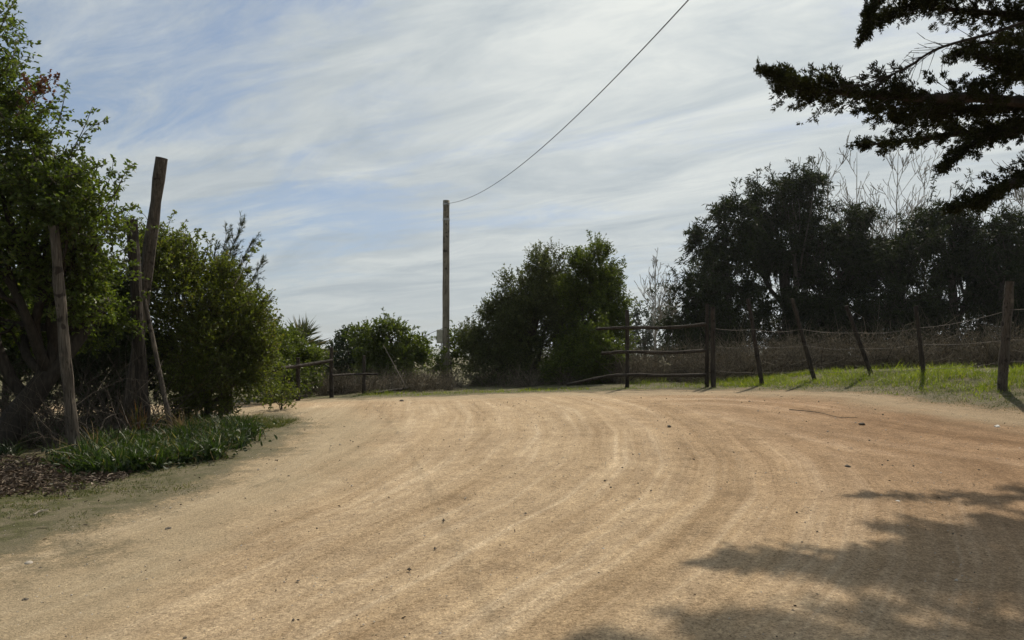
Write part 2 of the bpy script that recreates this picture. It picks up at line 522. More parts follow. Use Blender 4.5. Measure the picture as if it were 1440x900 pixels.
def terrain():
    xs, ys = axis(-3500, 3500, -9, 12, .11), axis(-60, 4500, 2, 22, .11)
    X, Y = np.meshgrid(xs, ys)
    E = road_sdf(X, Y)
    E = E + (vnoise(X * 1.1, Y * 1.1, 9) - .5) * .7 + (vnoise(X * 3.3, Y * 3.3, 10) - .5) * .3
    Z = ground_z(X, Y)
    near = np.clip(1 - np.hypot(X, Y - 8) / 30, 0, 1)
    hx_ = np.interp(Y, [-20, 0, 3, 4, 5.3, 7.3, 9, 11.3, 13.7, 16.5, 20], [-9, -2.6, -.5, .3, 1.2, 2.2, 2.7, 2.95, 2.9, 2.4, 1.2])
    sw_ = np.clip((X + 3.5) / 6, 0, 1)
    u_ = X - (.42 + .58 * sw_ * sw_ * (3 - 2 * sw_)) * hx_
    Z += near * np.clip(E, 0, 1) * ((vnoise(u_ * 2.6, Y * .16, 24) - .5) * .03 + (vnoise(u_ * 5.0, Y * .3, 25) - .5) * .016)
    Z += near * ((vnoise(X * 2.5, Y * 2.5, 21) - .5) * .014 + (vnoise(X * 8, Y * 8, 22) - .5) * .010)
    ny, nx = X.shape
    idx = np.arange(nx * ny).reshape(ny, nx)
    Q = np.stack([idx[:-1, :-1], idx[:-1, 1:], idx[1:, 1:], idx[1:, :-1]], -1).reshape(-1, 4)
    inroad = (E > -.55)
    # wheel tracks: one family sweeps forward and bends left over the crest, one follows the grass edge to the right
    hx = np.interp(Y, [-20, 0, 3, 4, 5.3, 7.3, 9, 11.3, 13.7, 16.5, 20], [-9, -2.6, -.5, .3, 1.2, 2.2, 2.7, 2.95, 2.9, 2.4, 1.2])
    sw = np.clip((X + 3.5) / 6, 0, 1)
    u = X - (.42 + .58 * sw * sw * (3 - 2 * sw)) * hx
    E0 = road_sdf(X, Y)
    ta = np.stack([u * 2.6, Y * .16, np.zeros_like(u)], -1).reshape(-1, 3)
    tb = np.stack([E0 * 2.2, (X - Y) * .15, np.ones_like(u)], -1).reshape(-1, 3)
    bl = np.clip((X - 2.6 + (Y - 10) * .16) / 2.4, 0, 1) * np.clip((Y - 6.5) / 4, 0, 1)
    bl = (bl * bl * (3 - 2 * bl)).ravel()
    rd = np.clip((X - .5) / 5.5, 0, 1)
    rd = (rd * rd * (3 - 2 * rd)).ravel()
    Vg = np.stack([X, Y, Z], -1).reshape(-1, 3)

    def attrs(me, keep):
        for nm, arr in (('edge', E.ravel()), ('red', rd), ('blend', bl)):
            me.attributes.new(nm, 'FLOAT', 'POINT').data.foreach_set('value', arr[keep].astype(np.float32))
        for nm, arr in (('track_a', ta), ('track_b', tb)):
            me.attributes.new(nm, 'FLOAT_VECTOR', 'POINT').data.foreach_set('vector', arr[keep].astype(np.float32).ravel())

    # the ground is the whole sheet, the road a thin sheet just above it
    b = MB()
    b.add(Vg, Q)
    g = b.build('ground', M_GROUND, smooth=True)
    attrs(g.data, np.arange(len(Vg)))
    g['kind'] = 'structure'
    q = Q[inroad.ravel()[Q].all(1)]
    keep = np.unique(q)
    rm = np.full(len(Vg), -1)
    rm[keep] = np.arange(len(keep))
    b = MB()
    b.add(Vg[keep] + np.array([0, 0, .005]), rm[q])
    o = b.build('dirt_road', M_GROUND, smooth=True)
    attrs(o.data, keep)
    o['kind'] = 'structure'


terrain()

# far ridge of hills
xs = np.linspace(-2600, 2600, 120)
rows = []
for k, (yy, hh) in enumerate(((1500, 0.0), (1750, .55), (2050, 1.0), (2500, .7), (3000, 0))):
    prof = (9 + 26 * vnoise(xs / 420, np.full_like(xs, k * .25), 4) + 7 * vnoise(xs / 90, np.full_like(xs, k * 2.0), 6)) * hh - 2.0
    rows.append(np.stack([xs, np.full_like(xs, yy) + 60 * (vnoise(xs / 200, xs * 0 + k, 8) - .5), prof], 1))
V = np.concatenate(rows)
i = np.arange(4)[:, None] * 120 + np.arange(119)[None]
i = i.ravel()
b = MB()
b.add(V, np.stack([i, i + 1, i + 121, i + 120], 1))
b.build('hills', M_HILL, smooth=True)['kind'] = 'structure'


# ------------------------------------------------------------------ plants
def ell(px, py, rx, rz, Y, ry=None):
    """a lobe of a crown, measured on the photograph and set at its own distance"""
    k = Y / F
    return at(px, py, Y), np.array([rx * k, ry if ry else (rx + rz) * .5 * k, rz * k])


def crown_mesh(mb, rng, lobes, dens, tl, nl, L, W, up=.3, droop=0.0, fine=False, clumps=9, csize=.42, leafm=0, twigm=1, twr=.004, shell=.45):
    """twigs with leaves, gathered in uneven clumps through the lobes; returns clump centres for limbs"""
    cents = []
    for c, R in lobes:
        K = max(3, int(clumps * rng.uniform(.8, 1.2)))
        d = norm(rng.normal(0, 1, (K, 3)))
        rad = rng.uniform(shell, .92, (K, 1))
        cc = c + d * R * rad
        cs = csize * rng.uniform(.6, 1.25, K)
        cents.append((c, cc))
        area = math.pi * R[0] * R[2]
        n = max(20, int(dens * area))
        pick = rng.integers(0, K, n)
        d2 = norm(rng.normal(0, 1, (n, 3)))
        P = cc[pick] + d2 * R * (cs[pick] * rng.random(n) ** .45)[:, None]
        out = norm((P - c) / R)
        T = norm(out * .7 + d2 * .6 + rng.normal(0, .45, (n, 3)) + np.array([0, 0, up]))
        ln = tl * rng.uniform(.5, 1.3, n)
        E = P + T * ln[:, None]
        E[:, 2] -= droop * ln
        mb.add(*sticks(P, E, twr, twr * .5), twigm)
        t = np.tile(np.linspace(.12, 1.0, nl), n) + rng.normal(0, .05, n * nl)
        Pp = np.repeat(P, nl, 0)
        Ep = np.repeat(E, nl, 0)
        B = Pp + (Ep - Pp) * t[:, None]
        D = np.repeat(T, nl, 0) * .55 + rng.normal(0, .62, (n * nl, 3)) - np.array([0, 0, droop])
        s = rng.uniform(.65, 1.25, n * nl)
        mb.add(*leaves(B, D, L * s, W * s * rng.uniform(.8, 1.2, n * nl), rng, fine), leafm)
    return cents


def sprig(mb, rng, pts, r, nl, L, W, fine=True, leafm=0, twigm=1, side=.16):
    """one long shoot with side twigs and leaves"""
    P = poly(pts, 14)
    mb.add(*tube(P, np.linspace(r, r * .35, 14), 5), twigm)
    ts = rng.uniform(.15, 1, nl // 3)
    i = np.minimum((ts * 13).astype(int), 12)
    base = P[i] + (P[i + 1] - P[i]) * (ts * 13 - i)[:, None]
    T = norm(P[i + 1] - P[i])
    D = norm(T * .6 + rng.normal(0, .7, base.shape))
    E = base + D * (side * (1.1 - .7 * ts) * rng.uniform(.5, 1.3, len(ts)))[:, None]
    mb.add(*sticks(base, E, r * .3, r * .2), twigm)
    for k in range(5):
        u = rng.uniform(.2, 1.05, (len(ts), 1))
        B = base + (E - base) * u
        mb.add(*leaves(B, D * .5 + rng.normal(0, .6, B.shape), L * rng.uniform(.7, 1.2, len(B)), W * rng.uniform(.7, 1.2, len(B)), rng, fine), leafm)


def trunk_mesh(mb, rng, base, cents, r0, lean=.06, fork=.45, sub=4, start=None, rmin=.006):
    """trunk from the ground, limbs to every lobe, branches to the clumps"""
    base = np.asarray(base, float)
    top = np.mean([c for c, _ in cents], axis=0) if start is None else np.asarray(start, float)
    P = bend(base - np.array([0, 0, .12]), top, 12, lean, rng)
    R = np.linspace(r0 * 1.15, r0 * .55, 12)
    R[0] *= 1.25
    mb.add(*tube(P, R, 9, True, .12, rng))
    for c, cc in cents:
        k = int(np.clip(rng.normal(fork, .15), .15, .95) * 11)
        rb = R[k] * .62
        L = bend(P[k], c, 9, .14, rng)
        mb.add(*tube(L, np.linspace(rb, rb * .35, 9), 6, True, .1, rng))
        for q in cc[:sub]:
            s = L[rng.integers(3, 8)]
            B = bend(s, q, 6, .16, rng)
            mb.add(*tube(B, np.linspace(rb * .38, max(rmin, rb * .1), 6), 5, True, .0, rng))


def tree(name, label, cat, lobes, leafm, seed, base_xy=None, shoots=0, shoot_len=.5, r0=.1, group=None, bark=M_BARK, fork=.45, sub=4, twig=M_TWIG, extra=None, start=None, **kw):
    rng = np.random.default_rng(seed)
    if base_xy is None:
        m = np.mean([c for c, _ in lobes], axis=0)
        base_xy = (m[0], m[1])
    bz = gz(*base_xy)
    root = empty(name, label, cat, (base_xy[0], base_xy[1], bz), group)
    cm = MB()
    cents = crown_mesh(cm, rng, lobes, **kw)
    for _ in range(shoots):
        c, R = lobes[rng.integers(0, len(lobes))]
        d = norm(rng.normal(0, 1, 3) + np.array([0, 0, .5]))
        q = c + d * R * .82
        e = q + norm(d + np.array([0, 0, .5]) + rng.normal(0, .4, 3)) * shoot_len * rng.uniform(.5, 1.3)
        m = (q + e) / 2 + rng.normal(0, .08, 3) * shoot_len
        sprig(cm, rng, [q, m, e], kw.get('twr', .004) * 1.6, 30, kw['L'] * .9, kw['W'] * .9, fine=kw.get('fine', False), side=shoot_len * .26)
    if extra:
        extra(cm, rng)
    tm = MB()
    trunk_mesh(tm, rng, (base_xy[0], base_xy[1], bz), cents, r0, fork=fork, sub=sub, start=start)
    tm.build('trunk', bark, root, smooth=True)
    mats = [leafm, twig] + ([M_RED] if leafm is M_OAK else [])
    cm.build('crown', mats, root)
    return root


# ---- left: the big broad-leaved tree
def oak_sprigs(cm, rng):
    Y = 9.6
    for pts, nl in (([(70, 260), (105, 215), (120, 185), (155, 165)], 60), ([(95, 225), (118, 180), (130, 150)], 36),
                    ([(125, 320), (160, 275), (175, 245), (190, 228)], 66), ([(110, 300), (150, 260), (160, 225)], 50),
                    ([(-10, 60), (10, 20), (24, -10)], 66), ([(-10, 120), (15, 85), (26, 50)], 60), ([(-20, 150), (5, 120), (22, 95)], 54),
                    ([(60, 230), (80, 180), (90, 140), (95, 118)], 60), ([(30, 200), (55, 160), (85, 150)], 54),
                    ([(90, 250), (120, 240), (148, 232)], 42), ([(100, 290), (150, 300), (195, 290)], 60)):
        sprig(cm, rng, [at(x, y, Y + rng.uniform(-.3, .3)) for x, y in pts], .008, nl, .058, .034)
    for pts, nl in (([(20, 150), (35, 125), (38, 108)], 36), ([(35, 150), (60, 120), (82, 108)], 45), ([(30, 160), (50, 135), (60, 112)], 45), ([(50, 150), (55, 135), (72, 128)], 30)):
        sprig(cm, rng, [at(x, y, Y - .1) for x, y in pts], .006, nl, .05, .032, leafm=2)


YA = 9.7
tree('broadleaf_tree', 'tall broad-leaved tree at the left edge with russet shoots and leaning trunk', 'tree',
     [ell(-75, 60, 75, 110, YA, .9), ell(-20, 170, 62, 80, YA + .1, .9), ell(45, 230, 62, 62, YA, .8), ell(-70, 300, 90, 110, YA, 1.0), ell(95, 300, 66, 52, YA + .1, .7),
      ell(25, 320, 85, 80, YA + .3, .9), ell(118, 335, 44, 52, YA + .2, .6), ell(60, 390, 90, 60, YA + .7, .8), ell(-60, 430, 80, 80, YA + .5, .9), ell(118, 395, 50, 45, YA + .9, .6), ell(30, 450, 80, 42, YA + 1.2, .7), ell(140, 450, 50, 40, YA + 1.6, .5)],
     M_OAK, 101, shoots=70, shoot_len=.45, bark=M_DARKBARK, base_xy=(-7.05, 10.0), r0=.17, dens=500, tl=.21, nl=8, L=.060, W=.036, up=.25, fine=True, clumps=13, csize=.40, shell=.35, extra=oak_sprigs,
     start=at(150, 415, 11.2), fork=.62, sub=6)

# ---- left: undergrowth behind and under the tree, one shrub each
YB = 13.0
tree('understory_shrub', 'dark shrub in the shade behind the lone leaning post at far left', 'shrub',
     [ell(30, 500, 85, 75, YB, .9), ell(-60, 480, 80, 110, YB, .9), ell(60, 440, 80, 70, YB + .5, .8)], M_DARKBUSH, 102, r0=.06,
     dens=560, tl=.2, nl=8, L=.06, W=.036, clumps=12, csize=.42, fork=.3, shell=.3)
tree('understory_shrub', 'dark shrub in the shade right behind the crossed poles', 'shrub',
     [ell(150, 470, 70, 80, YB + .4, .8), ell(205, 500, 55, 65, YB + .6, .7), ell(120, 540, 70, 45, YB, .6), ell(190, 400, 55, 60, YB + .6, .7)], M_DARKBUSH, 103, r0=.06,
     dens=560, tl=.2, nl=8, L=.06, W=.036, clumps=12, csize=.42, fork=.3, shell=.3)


def bush_sprigs(cm, rng):
    Y = 13.2
    for pts, nl in (([(255, 400), (258, 350), (262, 318)], 60), ([(235, 370), (232, 340), (228, 312)], 54), ([(250, 380), (275, 345), (280, 320)], 48),
                    ([(325, 440), (350, 425), (378, 416)], 48), ([(330, 400), (345, 375), (362, 340)], 54), ([(320, 480), (345, 450), (372, 437)], 48), ([(285, 380), (292, 350), (290, 330)], 42)):
        sprig(cm, rng, [at(x, y, Y + rng.uniform(-.3, .3)) for x, y in pts], .008, nl, .06, .036)


YC = 13.4
tree('yellow_green_bush', 'big yellow-green leafy bush right of the crossed poles', 'shrub',
     [ell(245, 400, 45, 65, YC, .8), ell(290, 420, 50, 60, YC, .9), ell(325, 465, 42, 55, YC, .8), ell(270, 490, 60, 65, YC - .2, .8), ell(340, 520, 45, 45, YC, .7), ell(360, 500, 28, 46, YC + .3, .6),
      ell(290, 550, 60, 40, YC - .3, .6), ell(225, 350, 28, 30, YC, .4)],
     M_BUSH, 104, shoots=60, shoot_len=.5, r0=.07, dens=820, tl=.24, nl=8, L=.050, W=.031, fine=True, clumps=13, csize=.40, fork=.25, extra=bush_sprigs, shell=.35, up=.35)


# shrub with needle-like sprays, behind the bush
def needle_shrub():
    rng = np.random.default_rng(105)
    Y = 15.0
    root = empty('needle_shrub', 'feathery shrub with upswept needle sprays rising behind the yellow-green bush', 'shrub', (*at(320, 500, Y)[:2], gz(*at(320, 500, Y)[:2])))
    tm, cm = MB(), MB()
    base = np.array(root.location)
    for px, py in ((303, 352), (318, 330), (338, 318), (312, 372), (330, 352), (352, 345), (366, 372), (346, 385), (360, 412), (372, 430), (300, 385), (335, 400), (376, 455), (350, 450), (322, 420)):
        end = at(px, py, Y + rng.uniform(-.4, .4))
        mid = base * .35 + end * .65 + np.array([(-.15 if px < 330 else -.35), 0, -.1])
        P = poly([base + rng.normal(0, .05, 3), mid, end], 16)
        tm.add(*tube(P, np.linspace(.03, .004, 16), 5))
        for k in range(7, 16):
            for _ in range(4):
                d = norm((P[k] - P[k - 1]) * 8 + rng.normal(0, .5, 3) + np.array([.35, 0, .25]))
                e = P[k] + d * rng.uniform(.12, .3)
                tm.add(*sticks(P[k][None], e[None], .004, .002))
                t = rng.random((26, 1))
                B = P[k] + (e - P[k]) * t
                cm.add(*leaves(B, d * .9 + rng.normal(0, .38, (26, 3)), .085 * rng.uniform(.7, 1.2, 26), .012, rng))
    tm.build('trunk', M_TWIG, root)
    cm.build('crown', [M_NEEDLE], root)


needle_shrub()
tree('rounded_shrub', 'dark green shrub below the palm at the left road bend', 'shrub',
     [ell(375, 485, 36, 42, 20, .9), ell(412, 492, 28, 34, 21, .8), ell(425, 522, 34, 36, 21, .9), ell(360, 530, 35, 40, 18, .8), ell(400, 540, 36, 30, 19.5, .7)],
     M_GREEN, 106, shoots=20, shoot_len=.5, r0=.06, dens=320, tl=.26, nl=8, L=.085, W=.05, clumps=11, csize=.42, fork=.25, shell=.3)
tree('low_shrub', 'small low shrub with pale leafy shoots at the end of the left gate rail', 'shrub',
     [ell(388, 560, 18, 14, 15.6, .35), ell(405, 550, 12, 12, 15.8, .3)], M_BUSH, 107, r0=.02, dens=260, tl=.22, nl=7, L=.07, W=.04, clumps=7, csize=.5, fork=.2)


# ---- fan palm
def palm():
    rng = np.random.default_rng(108)
    Y = 26.0
    c = at(424, 492, Y)
    root = empty('fan_palm', 'fan palm with stiff spiky fronds rising above the left shrubs', 'palm', (c[0], Y, gz(c[0], Y)))
    tm = MB()
    tm.add(*tube(bend((c[0], Y, root.location.z - .1), c, 10, .03, rng), np.linspace(.2, .17, 10), 10, True, .2, rng))
    tm.build('trunk', M_BARK, root, smooth=True)
    for k in range(30):
        az = rng.uniform(0, 2 * math.pi)
        el = math.radians(rng.uniform(-50, 85))
        d = np.array([math.cos(az) * math.cos(el), math.sin(az) * math.cos(el) * .8, math.sin(el)])
        pl = rng.uniform(.35, .6)
        hub = c + d * pl
        f = MB()
        f.add(*tube(bend(c, hub, 5, .05, rng), [.018, .015, .013, .012, .010], 5), 1)
        side = norm(np.cross(d, np.array([0, 0, 1.0]) + rng.normal(0, .2, 3)))
        n = 15
        a = np.linspace(-1.15, 1.15, n)
        D = np.cos(a)[:, None] * d + np.sin(a)[:, None] * side + rng.normal(0, .06, (n, 3))
        f.add(*blades(np.repeat(hub[None], n, 0), D, rng.uniform(.75, 1.05) * (1 - .25 * np.abs(a) / 1.15), .06, rng, 3, .22), 0)
        f.build('frond', [M_PALM, M_TWIG], root)


palm()

# ---- trees at the back left of the pole
tree('round_tree', 'dark round-topped tree behind the left wire fence, next to the palm', 'tree',
     [ell(490, 495, 30, 35, 30, 1.0), ell(475, 520, 28, 32, 30, 1.0), ell(505, 525, 28, 32, 30, 1.0)], M_DARKBUSH, 109, r0=.12,
     dens=190, tl=.3, nl=8, L=.12, W=.07, clumps=10, csize=.42, fork=.35, shell=.3)
tree('round_tree', 'dense dark tree with an uneven leafy top between palm and utility pole', 'tree',
     [ell(520, 478, 22, 26, 27, .7), ell(548, 472, 26, 22, 27, .7), ell(540, 500, 36, 32, 27, .9), ell(578, 495, 24, 26, 27, .7), ell(568, 520, 34, 30, 27, .8), ell(520, 525, 24, 30, 27, .7)],
     M_GREEN, 110, shoots=30, shoot_len=.6, r0=.12, dens=240, tl=.3, nl=8, L=.11, W=.06, clumps=10, csize=.42, fork=.35, shell=.3)
tree('pole_creeper', 'leafy shrub climbing round the foot of the utility pole', 'shrub',
     [ell(622, 506, 10, 16, 23.6, .28), ell(642, 484, 12, 24, 24.3, .3), ell(655, 500, 16, 22, 24.4, .4), ell(612, 510, 9, 14, 23.8, .2)], M_GREEN, 111, r0=.03,
     dens=190, tl=.28, nl=7, L=.10, W=.055, clumps=9, csize=.5, fork=.3)
YO = 24.0
tree('olive_tree', 'wide grey-green tree with fine twiggy top in the centre of the photo', 'tree',
     [ell(745, 412, 40, 38, YO, .9), ell(778, 388, 36, 36, YO, .9), ell(712, 446, 34, 32, YO, .8), ell(745, 450, 60, 50, YO, 1.2), ell(690, 475, 38, 36, YO, .9), ell(665, 485, 26, 26, YO, .7),
      ell(760, 505, 70, 48, YO, 1.2), ell(695, 520, 48, 36, YO, 1.0), ell(790, 440, 40, 60, YO, 1.0)],
     M_OLIVE, 112, shoots=90, shoot_len=.42, r0=.16, dens=360, tl=.34, nl=9, L=.085, W=.036, up=.5, clumps=13, csize=.42, fork=.3, shell=.3)
tree('bright_tree', 'brighter green upright tree against the right side of the grey-green one', 'tree',
     [ell(833, 378, 32, 36, 23, .8), ell(848, 420, 34, 46, 23, .8), ell(820, 430, 36, 50, 23, .9), ell(860, 462, 24, 50, 23, .6), ell(830, 490, 48, 46, 23, .9), ell(850, 520, 34, 30, 23, .7), ell(800, 510, 34, 36, 22, .7), ell(845, 500, 30, 40, 21.5, .6)],
     M_GREEN, 113, shoots=60, shoot_len=.55, r0=.13, dens=400, tl=.30, nl=9, L=.09, W=.040, up=.55, clumps=12, csize=.42, fork=.3, shell=.3)


# ---- eucalyptus row on the right
def euc(label, lobes, seed, Y, bx, r0=.22):
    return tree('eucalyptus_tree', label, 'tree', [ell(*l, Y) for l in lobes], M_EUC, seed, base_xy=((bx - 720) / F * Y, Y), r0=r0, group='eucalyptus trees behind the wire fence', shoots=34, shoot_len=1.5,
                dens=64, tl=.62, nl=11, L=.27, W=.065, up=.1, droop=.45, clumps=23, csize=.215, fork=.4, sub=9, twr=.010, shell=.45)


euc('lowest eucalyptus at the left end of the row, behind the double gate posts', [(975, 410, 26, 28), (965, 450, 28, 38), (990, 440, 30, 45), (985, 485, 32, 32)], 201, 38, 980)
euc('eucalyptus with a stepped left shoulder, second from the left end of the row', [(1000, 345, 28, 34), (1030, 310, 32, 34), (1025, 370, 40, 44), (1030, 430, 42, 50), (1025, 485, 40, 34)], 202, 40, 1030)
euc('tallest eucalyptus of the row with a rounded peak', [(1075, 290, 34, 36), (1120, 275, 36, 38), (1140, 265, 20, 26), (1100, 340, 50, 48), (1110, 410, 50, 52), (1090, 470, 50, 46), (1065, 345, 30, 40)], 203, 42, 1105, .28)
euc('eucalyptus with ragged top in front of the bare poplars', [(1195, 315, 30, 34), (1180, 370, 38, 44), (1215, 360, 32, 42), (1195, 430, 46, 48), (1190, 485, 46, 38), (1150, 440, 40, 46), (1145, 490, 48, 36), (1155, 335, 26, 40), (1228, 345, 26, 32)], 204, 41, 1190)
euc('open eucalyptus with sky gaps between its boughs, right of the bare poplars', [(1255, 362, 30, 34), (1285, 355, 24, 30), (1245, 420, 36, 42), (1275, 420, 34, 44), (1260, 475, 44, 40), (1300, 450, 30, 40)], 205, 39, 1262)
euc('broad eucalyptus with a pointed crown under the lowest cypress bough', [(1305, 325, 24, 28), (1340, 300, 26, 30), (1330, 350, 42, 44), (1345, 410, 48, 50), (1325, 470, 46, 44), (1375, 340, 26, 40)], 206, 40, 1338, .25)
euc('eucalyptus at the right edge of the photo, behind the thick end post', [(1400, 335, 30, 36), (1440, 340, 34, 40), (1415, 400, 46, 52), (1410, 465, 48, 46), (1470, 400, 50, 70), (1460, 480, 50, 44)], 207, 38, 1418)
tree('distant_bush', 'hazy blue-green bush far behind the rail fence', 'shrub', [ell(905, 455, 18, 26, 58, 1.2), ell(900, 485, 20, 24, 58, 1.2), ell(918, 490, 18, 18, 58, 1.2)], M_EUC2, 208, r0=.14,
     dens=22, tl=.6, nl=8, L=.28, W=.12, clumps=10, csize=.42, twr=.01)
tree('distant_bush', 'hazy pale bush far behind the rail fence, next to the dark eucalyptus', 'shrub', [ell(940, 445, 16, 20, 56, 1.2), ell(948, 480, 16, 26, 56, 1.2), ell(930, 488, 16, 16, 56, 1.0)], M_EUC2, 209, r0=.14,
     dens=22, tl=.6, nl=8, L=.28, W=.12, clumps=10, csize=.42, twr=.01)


# ---- bare trees
def bare_tree(label, px, top, Y, seed, spread=.40, lean=0.0, group='bare winter trees', r0=.12, forks=7):
    rng = np.random.default_rng(seed)
    x = (px - 720) / F * Y
    z0 = gz(x, Y)
    H = EYE + (HY - top) / F * Y - z0
    root = empty('bare_tree', label, 'tree', (x, Y, z0), group)
    tm, cm = MB(), MB()
    P = poly([(x, Y, z0 - .1), (x + lean * H * .3, Y, z0 + H * .4), (x + lean * H, Y, z0 + H)], 22) + np.cumsum(rng.normal(0, .012 * H / 12, (22, 3)), 0)
    R = np.linspace(r0, .012, 22)
    tm.add(*tube(P, R, 7, True, .1, rng))
    segs = []

    def grow(p, d, L, r, lev):
        n = 6
        pts = [p]
        for _ in range(n):
            d = norm(d + rng.normal(0, .09, 3) + np.array([0, 0, .07]))
            pts.append(pts[-1] + d * L / n)
        pts = np.array(pts)
        rr = np.linspace(r, r * .4, n + 1)
        for k in range(n):
            segs.append((pts[k], pts[k + 1], rr[k], rr[k + 1]))
        if lev < 3:
            for _ in range(rng.integers(3, 6) if lev < 2 else rng.integers(2, 4)):
                k = rng.integers(1, n + 1)
                dd = norm(norm(pts[k] - pts[k - 1]) + rng.normal(0, .42, 3) + np.array([0, 0, .12]))
                grow(pts[k], dd, L * rng.uniform(.35, .62), max(.009, rr[k] * .6), lev + 1)

    for _ in range(forks * 3):
        k = rng.integers(6, 20)
        a = rng.uniform(0, 2 * math.pi)
        d = norm(np.array([math.cos(a) * spread * 2, math.sin(a) * spread * 2, 1.0]))
        grow(P[k], d, H * (.42 - .014 * k) * rng.uniform(.7, 1.15), R[k] * .55, 1)
    A = [np.array(q) for q in zip(*segs)]
    cm.add(*sticks(A[0], A[1], np.maximum(A[2], .021), np.maximum(A[3], .015)))
    tm.build('trunk', M_PALETWIG, root, smooth=True)
    cm.build('branches', M_PALETWIG, root)


bare_tree('bare pale tree behind the tallest eucalyptus, leftmost of the leafless group at right', 1172, 222, 50, 301, .42, -.03)
bare_tree('bare pale tree with a full fan of twigs, middle of the leafless group', 1205, 212, 52, 302, .42, .0)
bare_tree('bare pale tree with a bent dark stem, rightmost of the leafless group under the cypress', 1255, 210, 49, 303, .42, .03)
bare_tree('thin bare tree just left of the lowest cypress bough', 1300, 235, 51, 304, .38, .0, r0=.09, forks=5)
bare_tree('bare tree at the right edge of the photo below the lowest cypress bough', 1432, 245, 47, 305, .34, .02)
bare_tree('small forked bare tree standing far behind the rail fence', 922, 362, 52, 306, .36, .0, r0=.09, forks=6)
bare_tree('thin low bare tree beside the forked one behind the rail fence', 945, 392, 54, 307, .30, .0, r0=.06, forks=6)


